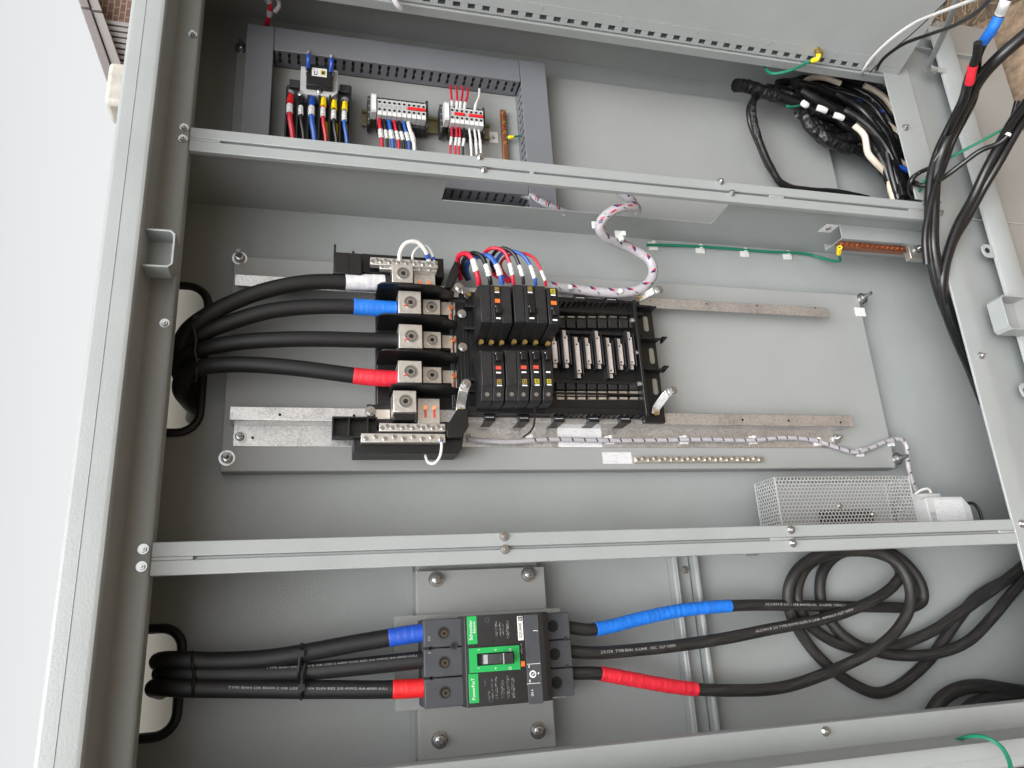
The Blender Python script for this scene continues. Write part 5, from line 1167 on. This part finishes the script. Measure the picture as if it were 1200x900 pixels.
# ---- the moulded-case breaker
MW = -.052                                  # main cover plane
mc = thing('main_breaker', 'black moulded-case breaker with green handle frame and green nameplates', 'circuit breaker', A(585, 826, BP + .012))
WT1 = MW - .018
u0, u1, v0, v1 = PR(497, 724, 541, 827, WT1); um0 = u0; VA, VBt = v1, v0
mA = A(541, 770, WT1).x; mB = A(545, 770, MW).x; mC = A(638, 770, MW).x; mD = A(670, 765, WT1 - .012).x
V0, V1 = A(590, 826, MW).y, A(590, 719.5, MW).y
mb = MB(); mb.box(u0, mD - .002, V0 + .001, V1 - .001, BP + .012, WT1 - .022); part(mc, 'case', mb, 'mccb', .002)
for k in range(3):
    a = V0 + .001 + k * (V1 - V0 - .002) / 3; b = a + (V1 - V0 - .002) / 3
    mb = MB(); mb.box(u0, mA + .002, a + .0006, b - .0006, WT1 - .022, WT1); tcv = part(mc, 'terminal_cover', mb, 'mccb_grey', .0012)
    c = Vector((u0 + (mA - u0) * .53, (a + b) / 2, WT1)); mb = MB(); mb.annulus(c, .0066, .0082, WT1, WT1 + .0006, 24); part(tcv, 'hole_rim', mb, 'mccb')
    mb = MB(); mb.cyl(c + Vector((0, 0, -.001)), c + Vector((0, 0, .0003)), .0066, n=24); ho = part(tcv, 'access_hole', mb, 'hole')
    mb = MB(); mb.annulus(c + Vector((.001, -.001, 0)), .0025, .0046, WT1 + .0003, WT1 + .0006, 16); part(tcv, 'terminal_screw', mb, 'brass_dark')
    wr = WT1 - .012
    mb = MB(); mb.box(mC + .010, mD, a + .0006, b - .0006, WT1 - .022, wr); tc2 = part(mc, 'terminal_cover', mb, 'mccb_grey', .0012)
    c = Vector((mC + .010 + (mD - mC - .010) * .36, (a + b) / 2, wr)); mb = MB(); mb.cyl(c + Vector((0, 0, -.001)), c + Vector((0, 0, .0003)), .0082, n=24); part(tc2, 'access_hole', mb, 'hole')
    if k < 2:
        mb = MB(); mb.box(u0 - .0005, u0 + .010, b - .0016, b + .0016, WT1, WT1 + .0004); mb.cyl((u0 + .010, b, WT1), (u0 + .010, b, WT1 + .0004), .0028, n=12); part(mc, 'cover_slot', mb, 'hole')
        for uu in (mD - .008,):
            mb = MB(); mb.cyl((uu, b + .001, wr), (uu, b + .001, wr + .0006), .0032, n=14); part(mc, 'cover_screw', mb, 'mccb')
            mb = MB(); mb.cyl((uu, b + .001, wr + .0006), (uu, b + .001, wr + .0008), .0014, n=8); part(mc, 'screw_recess', mb, 'hole')
q = Vector((u0 + (mA - u0) * .80, V0 + (V1 - V0) * .675, WT1)); mb = MB(); mb.annulus(q, .0026, .0052, WT1, WT1 + .001, 20); part(mc, 'cover_screw', mb, 'mccb')
mb = MB(); mb.cyl(q, q + Vector((0, 0, .0006)), .0026, n=6); part(mc, 'screw_recess', mb, 'hole')
# main cover with bevelled shoulders
mb = MB(); mb.prism([(mA, WT1 - .022), (mA, MW - .012), (mA + .004, MW - .004), (mB, MW - .001), (mB + .001, MW), (mC, MW), (mC + .002, MW - .001), (mC + .010, MW - .006), (mC + .014, WT1 - .006), (mC + .014, WT1 - .022)], 'v', V0, V1); part(mc, 'cover', mb, 'mccb', .0006)
def fp(px, py, w=MW): return A(px, py, w)
def face(name, x0, y0, x1, y1, m, th=.0006, base=MW, bev=0., par=None):
    a, b, c, d = PR(x0, y0, x1, y1, base); mb = MB(); mb.box(a, b, c, d, base, base + th); return part(par or mc, name, mb, m, bev)
gl = face('nameplate', 547.5, 722, 559, 755, 'green_label', .0008, bev=.0006)
gf_u0, gf_u1, gf_v0, gf_v1 = PR(549.5, 758, 608.5, 786.5, MW)
hu_0, hu_1, hv_0, hv_1 = PR(558.5, 764.5, 602, 779, MW)
mb = MB()
mb.box(gf_u0, hu_0, gf_v0, gf_v1, MW, MW + .0035); mb.box(hu_1, gf_u1, gf_v0, gf_v1, MW, MW + .0035); mb.box(hu_0, hu_1, hv_1, gf_v1, MW, MW + .0035); mb.box(hu_0, hu_1, gf_v0, hv_0, MW, MW + .0035)
gfr = part(mc, 'handle_frame', mb, 'green_label')
mb = MB(); mb.box(hu_0, hu_1, hv_0, hv_1, MW, MW + .0006); part(mc, 'handle_well', mb, 'hole')
L = hu_1 - hu_0; mb = MB(); mb.prism([(hu_0 + L * .12, MW + .0006), (hu_0 + L * .14, MW + .004), (hu_0 + L * .30, MW + .006), (hu_0 + L * .62, MW + .008), (hu_0 + L * .64, MW + .020), (hu_0 + L * .90, MW + .020), (hu_0 + L * .93, MW + .004), (hu_0 + L * .94, MW + .0006)], 'v', hv_0 + .001, hv_1 - .001); hd = part(mc, 'handle', mb, 'mccb', .0008)
mb = MB(); mb.box(hu_0 + L * .16, hu_0 + L * .27, hv_0 + .002, hv_1 - .002, MW + .0058, MW + .0066); part(hd, 'on_marks', mb, 'print_grey')
mb = MB(); mb.box(hu_0 + L * .62, hu_0 + L * .645, hv_0 + .001, hv_1 - .001, MW + .0195, MW + .0208); part(hd, 'grip_edge', mb, 'print_grey')
gl2 = face('nameplate', 549.5, 789.5, 561, 824, 'green_label', .0008, bev=.0006)
TXT = MW + .0011
def tpart(par, name, s, px, py, h, m, w=TXT, width=None):
    mb = MB(); text(mb, s, A(px, py, w), h, width=width); return part(par, name, mb, m)
tpart(gl, 'lettering', 'Schneider', 551.8, 738.5, .0064, 'print_white', width=.0262)
tpart(gl, 'lettering', 'Electric', 555.8, 735, .0048, 'print_white', width=.0150)
tpart(gl2, 'lettering', 'PowerPacT', 555, 807.5, .0062, 'print_white', width=.0272)
sq = face('badge', 606.5, 722, 613, 750.5, 'label', .0007, bev=.0004)
tpart(sq, 'lettering', 'SQUARE', 609.8, 738.8, .0058, 'print', width=.0195)
mb = MB(); q = A(609.3, 725.3, TXT); s = .0027; mb.box(q.x - s, q.x + s, q.y - s, q.y + s, TXT - .0002, TXT + .0001); part(sq, 'square_mark', mb, 'print'); tpart(sq, 'lettering', 'D', 609.3, 725.3, .0050, 'print_white', TXT + .0003)
side = face('side_panel', 616.5, 720, 633.5, 825, 'mccb_grey', .0008, bev=.0004)
for (px, s, h) in ((581, 'LINE', .003), (585, '250 A', .003), (588, 'Cat. JJA36250', .0026), (591, 'Ue 600 V', .0026), (595, '65 25 18', .0034)):
    pass
# small rating print, too fine to read in the picture: rows of marks
for (x0, y0, x1, y1) in ((580, 728, 583, 746), (585, 729, 587, 745), (588.5, 731, 590.5, 744), (593, 727, 596.5, 748), (576, 796, 578, 818), (580.5, 793, 583, 819), (587, 797, 591, 818), (594, 792, 597, 819), (599.5, 794, 603, 818), (568, 796, 570, 803), (572, 808, 574, 820)):
    face('rating_print', x0, y0, x1, y1, 'rating_print', .0003)
tpart(mc, 'lettering', '250', 503, 748.5, .0042, 'print_grey', WT1 + .0004)
tpart(mc, 'lettering', 'JJ', 503, 765, .0042, 'print_grey', WT1 + .0004)
tpart(side, 'lettering', 'J', 627, 739, .0075, 'print_white')
tpart(side, 'lettering', '250 A', 624, 812, .0046, 'print_white', width=.0085)
face('test_button', 610, 774.5, 615, 781, 'orange', .0022, bev=.0005)
tpart(mc, 'lettering', 'push to trip', 611, 760, .0032, 'print_grey', MW + .0004, width=.013)
for (py, d) in ((761.5, 1), (783, -1)):
    tpart(gfr, 'lettering', 'O', 598, py, .0056, 'print_white', MW + .0039); tpart(gfr, 'lettering', 'I', 561, py, .0050, 'print_white', MW + .0039); tpart(gfr, 'lettering', '<', 581, py, .0056, 'print_white', MW + .0039)
tpart(gfr, 'lettering', '%', 604.5, 770, .0046, 'print_white', MW + .0039) if False else None
for py in (778.5, 801.5):
    mb = MB(); a = A(617.5, py, TXT); b = A(633, py - .6, TXT); mb.box(a.x, b.x, a.y - .0003, a.y + .0003, TXT - .0002, TXT + .0001); part(side, 'dial_frame', mb, 'print_white')
q = A(624.5, 790, TXT); mb = MB(); mb.annulus(q, .0030, .0048, TXT - .0003, TXT + .0002, 22); dial = part(side, 'dial', mb, 'print_white')
mb = MB(); mb.cyl(q + Vector((0, 0, -.0003)), q + Vector((0, 0, .0008)), .0028, n=18); part(side, 'dial_knob', mb, 'mccb_grey')
mb = MB(); mb.rbox(q + Vector((0, 0, .0009)), (.7, .7, 0), (-.7, .7, 0), (0, 0, 1), .0024, .0005, .0002); part(side, 'dial_pointer', mb, 'print_white')
for (px, py, s) in ((620, 781, 'MIN'), (621, 798, 'MAX')):
    mb = MB(); a = A(px, py, TXT); mb.box(a.x - .0006, a.x + .0006, a.y - .0018, a.y + .0018, TXT - .0002, TXT + .0001); part(side, 'dial_mark', mb, 'print_white')
mb = MB(); a = A(631, 789, TXT); mb.box(a.x - .0009, a.x + .0009, a.y - .0012, a.y + .0012, TXT - .0002, TXT + .0001); part(side, 'dial_mark', mb, 'print_white')
for (px, py) in ((571, 726.5), (575, 820)):
    q = A(px, py, MW); mb = MB(); mb.annulus(q, .0022, .0034, MW - .0005, MW + .0004, 18); part(mc, 'cover_screw', mb, 'mccb_grey')
mb = MB(); q = A(578, 751, MW); mb.cyl(q + Vector((0, 0, -.001)), q + Vector((0, 0, .0003)), .0014, n=10); part(mc, 'pin_hole', mb, 'hole')

# ---- three cables from the second opening
def bcab(label, pts, r, tape=None, x0=0, x1=0, name='cable', m='cable_clean', sm=10, prints=(), tr=1.05):
    P = spline(Pm(pts), sm); mb = MB(); mb.tube(P, r, n=18); o = solo(name, label, 'cable', mb, m, p0=P[-1])
    if tape:
        Q = sub(P, x0, x1); mm = MB(); tape_tube(mm, Q, r, tr - .01, .0085, .03 if tr < 1.08 else .06, 22, x0); part(o, 'tape', mm, tape)
    for (s, s0, size, ang, fl) in prints:
        mm = MB(); text_path(mm, s, P, r, s0, size, ang, fl, .85); part(o, 'printed_text', mm, 'print_grey')
    return P
RL = .0118
L1 = bcab('black cable with a blue taped end entering the green breaker', [(192, 776, -.30), (190, 776, -.20), (186, 775, -.138), (195, 774, -.112), (215, 774, -.103), (250, 775, -.10), (310, 772, -.098), (352, 766, -.096), (400, 757, -.094), (440, 750, -.092), (470, 745, -.090), (497, 741, -.089), (508, 739, -.089)], RL, 'tape_blue2', 455, 497)
PT = 'TYPE RHH RHW-2 USE-2  350 KCMIL  600 V  E123456'
L2 = bcab('plain black cable entering the middle pole of the green breaker', [(196, 792, -.31), (194, 791, -.21), (189, 789, -.145), (199, 788, -.118), (220, 789, -.108), (280, 789, -.104), (340, 788, -.102), (400, 783, -.097), (450, 778, -.092), (497, 773, -.089), (508, 772, -.089)], RL)
L3 = bcab('black cable with a red taped end entering the green breaker', [(189, 810, -.31), (187, 809, -.21), (181, 806, -.14), (192, 805, -.112), (215, 806, -.103), (280, 807, -.10), (350, 808, -.097), (400, 808, -.094), (450, 808, -.091), (497, 806, -.089), (508, 805, -.089)], RL, 'tape_red2', 458.5, 497)
for (P, lo, hi, ang) in ((L2, 0.50, .95, .55), (L3, .28, .88, .1)):
    pass
def print_rows(name, P, r, x0, x1, ang, label, size=.0040):
    Q = sub(P, x0, x1); S = frames(Q)[2]; t = 'TYPE RHH OR RHW-2 OR USE-2 600V SUN RES 3/0 AWG AA-8000 (UL)'; mm = MB(); V, F = text2d(t); w = (max(p[0] for p in V) - min(p[0] for p in V))
    text_path(mm, t, Q, r, .002, size, ang, False, max(.2, (S[-1] - .004) / (w * size))); o = [x for x in bpy.data.objects if x.get('label') == name][0]; part(o, 'printed_text', mm, 'print_grey')
print_rows('plain black cable entering the middle pole of the green breaker', L2, RL, 305, 490, -.6, '')
print_rows('black cable with a red taped end entering the green breaker', L3, RL, 265, 455, -.15, '')
# ties
def tie(label, pts, r=.002, head=None, sm=5):
    P = [A(*p) for p in pts]; mb = MB(); mb.tube(spline(P + [P[0]], sm), r, n=6)
    if head: mb.rbox(A(*head), (1, 0, 0), (0, 1, 0), (0, 0, 1), .0045, .0042, .0032)
    return solo('cable_tie', label, 'cable tie', mb, 'black')
tie('black tie round the cables close to the second opening', [(226, 764, -.098), (225, 776, -.088), (227, 790, -.093), (226, 805, -.088), (227, 817, -.10), (226, 805, -.118), (226, 776, -.116)], .0022)
tie('black tie round the blue-taped and middle cables', [(354, 755, -.096), (353, 762, -.083), (351, 778, -.086), (350, 790, -.09), (351, 798, -.104), (352, 780, -.116), (353, 760, -.110)], .0024, (352.5, 766, -.081))
tie('black tie round the middle and red-taped cables', [(358, 778, -.09), (356, 788, -.087), (354, 800, -.082), (353, 812, -.082), (353, 819, -.096), (354, 808, -.112), (357, 790, -.115)], .0024, (353, 806, -.081))

# ---- three coiled cables on the other side
Z7 = Zm(900, 640, 4.736)
def z7(pts): return [(900 + p[0] / 4.736, 640 + p[1] / 4.736, p[2]) for p in pts]
RR = .0093
CA = bcab('black coiled cable with a long blue taped sleeve', [(660, 734, -.100), (672, 736, -.102), (690, 738, -.106), (715, 734, -.112), (750, 725, -.120), (800, 715, -.128), (855, 710, -.134), (900, 709, -.140)] + z7([(120, 330, -.145), (300, 332, -.150), (500, 336, -.155), (680, 340, -.162), (800, 338, -.163), (858, 300, -.160), (848, 210, -.156), (780, 110, -.156), (690, 40, -.160), (590, 12, -.164), (470, 20, -.166), (370, 60, -.166), (305, 140, -.166), (288, 240, -.167), (305, 340, -.168), (380, 460, -.166), (490, 545, -.162), (620, 590, -.158), (760, 608, -.155), (900, 600, -.150), (1010, 575, -.146), (1120, 520, -.142), (1240, 400, -.140), (1340, 280, -.138), (1480, 120, -.13)]), RR, 'tape_blue', 696, 855, m='cable', tr=1.09)
CB = bcab('plain black coiled cable with white print leaving the middle pole', [(660, 762, -.100), (675, 764, -.102), (700, 765, -.106), (730, 763, -.110), (790, 757, -.118), (850, 748, -.124), (900, 738, -.128)] + z7([(130, 440, -.131), (300, 405, -.134), (460, 355, -.136), (600, 290, -.138), (700, 215, -.142), (735, 150, -.146), (700, 85, -.148), (610, 42, -.149), (480, 28, -.149), (330, 50, -.148), (215, 115, -.147), (168, 210, -.147), (165, 310, -.148), (210, 410, -.155), (310, 500, -.164), (430, 555, -.167), (560, 570, -.166), (700, 555, -.162), (820, 515, -.156), (940, 455, -.150), (1042, 385, -.148), (1180, 290, -.146), (1330, 180, -.14), (1480, 60, -.13)]), RR, m='cable')
CC = bcab('black coiled cable with a long red taped sleeve', [(660, 789, -.100), (675, 789, -.102), (700, 789, -.106), (735, 795, -.110), (780, 803, -.116), (820, 808, -.120), (870, 809, -.124)] + z7([(0, 795, -.126), (130, 772, -.127), (300, 715, -.126), (450, 650, -.124), (600, 570, -.120), (720, 460, -.118), (785, 340, -.118), (785, 220, -.119), (730, 110, -.122), (630, 42, -.127), (500, 25, -.130), (370, 30, -.130), (240, 70, -.130), (150, 150, -.132), (112, 250, -.138), (125, 370, -.150), (180, 480, -.162), (260, 590, -.166), (370, 695, -.167), (490, 775, -.167), (600, 815, -.166), (700, 790, -.166), (800, 720, -.166), (900, 625, -.166), (990, 500, -.164), (1060, 400, -.160), (1150, 290, -.156), (1300, 200, -.15), (1480, 140, -.14)]), RR, 'tape_red', 701, 819, m='cable', tr=1.12)
def row_text(lab, P, r, x0, x1, ang, t, size=.0055):
    Q = sub(P, x0, x1); S = frames(Q)[2]; mm = MB(); V, F = text2d(t); w = (max(p[0] for p in V) - min(p[0] for p in V))
    text_path(mm, t, Q, r, .001, size, ang, False, max(.2, (S[-1] - .003) / (w * size))); o = [x for x in bpy.data.objects if x.get('label') == lab][0]; part(o, 'printed_text', mm, 'print_grey')
row_text('plain black coiled cable with white print leaving the middle pole', CB, RR, 700, 792, -.1, '2/0 STR  TYPE RHH  X-LINK  -90C  XLP 1000V')
row_text('plain black coiled cable with white print leaving the middle pole', CB, RR, 878, 1000, -.2, 'ALCAN B 2/0 TYPE RW90-XLPE X-LINK -40MINUS XLP 1000V')
row_text('black coiled cable with a long blue taped sleeve', CA, RR, 890, 1000, -.1, 'ALCAN B 2/0 TYPE RW90-XL  X-LINK  MINUS 40C')
# another pair of cables resting in the far corner of this compartment
for i, (pts, lab) in enumerate((([(1086, 850, -.15), (1094, 832, -.15), (1106, 817, -.148), (1125, 807, -.146), (1150, 804, -.146), (1180, 808, -.148), (1215, 814, -.15), (1280, 830, -.15)], 'outer black cable bend resting behind the side lip'), ([(1120, 850, -.15), (1134, 832, -.148), (1150, 822, -.145), (1172, 817, -.145), (1200, 818, -.147), (1260, 826, -.15)], 'inner black cable bend resting behind the side lip'))):
    bcab(lab, pts, .0118, m='cable')

# ---- green wire over the side lip
wire('bright green wire arching over the side lip', Pm([(1105, 872, -.02), (1122, 867, .03), (1135, 863, .06), (1155, 864, .085), (1172, 874, .10), (1182, 890, .11), (1186, 915, .12)]), .0028, 'green_wire')
# ================================================================== CABLES HANGING OUT OVER THE BOTTOM LIP
def hang(label, pts, r, m='cable_gloss', tapes=(), name='cable', n=12, cat='cable'):
    P = spline(Pm(pts), 10); mb = MB(); mb.tube(P, r, n=n); o = solo(name, label, cat, mb, m, p0=P[-1])
    for (x0, x1, mm_, rr) in tapes:
        Q = sub(P, x0, x1); mm = MB(); tape_tube(mm, Q, r, rr, .009, .03, n) if mm_.startswith('tape') else mm.tube(Q, r * rr, n=n); part(o, 'tape', mm, mm_)
    return P
hang('black cable running from outside over the lip with blue and white taped end', [(1185, -14, .34), (1178, 2, .33), (1172, 16, .31), (1163, 34, .29), (1152, 50, .26), (1142, 74, .22), (1134, 96, .18), (1128, 118, .14), (1112, 150, .09), (1098, 180, .06), (1090, 210, .045), (1088, 250, .03), (1089, 290, .015), (1096, 330, -.01), (1110, 372, -.04), (1128, 412, -.07), (1146, 448, -.10), (1162, 490, -.125)], .0076, tapes=[(1152.5, 1171, 'tape_blue', 1.08), (1171.5, 1179, 'label', 1.08)])
hang('thick black cable sweeping in over the lip to the stile', [(1225, 20, .30), (1200, 42, .28), (1172, 66, .25), (1150, 90, .21), (1134, 118, .16), (1120, 145, .11), (1105, 175, .07), (1097, 205, .05), (1094, 250, .032), (1094, 290, .018), (1103, 335, -.008), (1117, 378, -.038), (1133, 415, -.068), (1150, 452, -.098), (1164, 492, -.125)], .0100)
hang('black cable with a red taped band hanging beside the lip', [(1146, 50, .27), (1144, 66, .25), (1140, 78, .235), (1136, 97, .21), (1129, 120, .165), (1116, 145, .12), (1106, 170, .066), (1100, 205, .056), (1090, 240, .045), (1084, 280, .03), (1086, 310, .015)], .0062, tapes=[(1135.6, 1140.5, 'tape_red', 1.2)])
hang('slim black cable lying between the taped cables', [(1149, 48, .25), (1147, 62, .235), (1145, 90, .20), (1142, 115, .16), (1130, 140, .11), (1117, 165, .078), (1108, 190, .063), (1098, 215, .055)], .0056)
hang('black cable crossing the lip towards the far stile', [(1225, 95, .24), (1205, 118, .20), (1188, 140, .16), (1172, 168, .12), (1155, 200, .08), (1140, 232, .05), (1122, 265, .03), (1110, 300, .014), (1104, 330, .0), (1108, 362, -.028), (1120, 396, -.056), (1136, 432, -.086), (1152, 472, -.115)], .0085)
hang('second black cable crossing the lip towards the far stile', [(1225, 108, .22), (1200, 140, .165), (1185, 165, .13), (1170, 192, .095), (1152, 222, .06), (1136, 252, .038), (1118, 282, .022), (1108, 315, .006), (1106, 345, -.014), (1114, 380, -.042), (1128, 414, -.070), (1148, 456, -.10)], .0075)
hang('thin black cable looping out of the duct compartment over the stile', [(1070, 232, -.05), (1066, 222, -.01), (1068, 210, .012), (1078, 202, .022), (1092, 195, .05), (1097, 186, .06), (1106, 172, .075)], .0042)
hang('thin black cable with cut end swinging out over the bottom lip', [(1076, 226, -.02), (1072, 214, .01), (1078, 217, .02), (1092, 216, .035), (1110, 205, .05), (1130, 190, .075), (1150, 176, .10), (1170, 168, .125), (1181, 158, .14), (1186, 140, .15), (1192, 118, .17)], .0046, tapes=[(1179.5, 1182.5, 'label', 1.15)])
hang('thin black cable with a bare end hooking round the stile corner', [(1074, 230, -.04), (1068, 226, -.01), (1067, 214, .012), (1072, 206, .02)], .0044, tapes=[(1072.2, 1076, 'cream_wire', 1.1)])
wire('dark green wire crossing the bottom lip into the duct compartment', Pm([(1225, 128, .18), (1200, 141, .16), (1175, 152, .13), (1145, 168, .09), (1115, 184, .06), (1098, 195, .045), (1086, 208, .025), (1078, 222, .008), (1073, 233, -.03)]), .0026, 'green_wire')
wire('white wire rising from the tangle across the inner door', Pm([(1011, 90, -.06), (1012, 82, .03), (1020, 70, .06), (1042, 48, .12), (1070, 28, .18), (1098, 16, .24), (1140, 0, .32), (1180, -16, .40)]), .0030, 'white_wire')
wire('black wire rising from the tangle across the inner door', Pm([(1028, 86, -.06), (1029, 78, .03), (1036, 68, .06), (1058, 52, .11), (1090, 40, .17), (1118, 30, .24), (1145, 14, .32), (1170, -12, .40)]), .0032, 'black_wire')
wire('hair-thin black wire rising across the inner door corner', Pm([(1019, 88, -.06), (1024, 80, .03), (1042, 62, .06), (1066, 42, .12), (1090, 20, .18), (1110, 0, .24)]), .0010, 'black_wire')
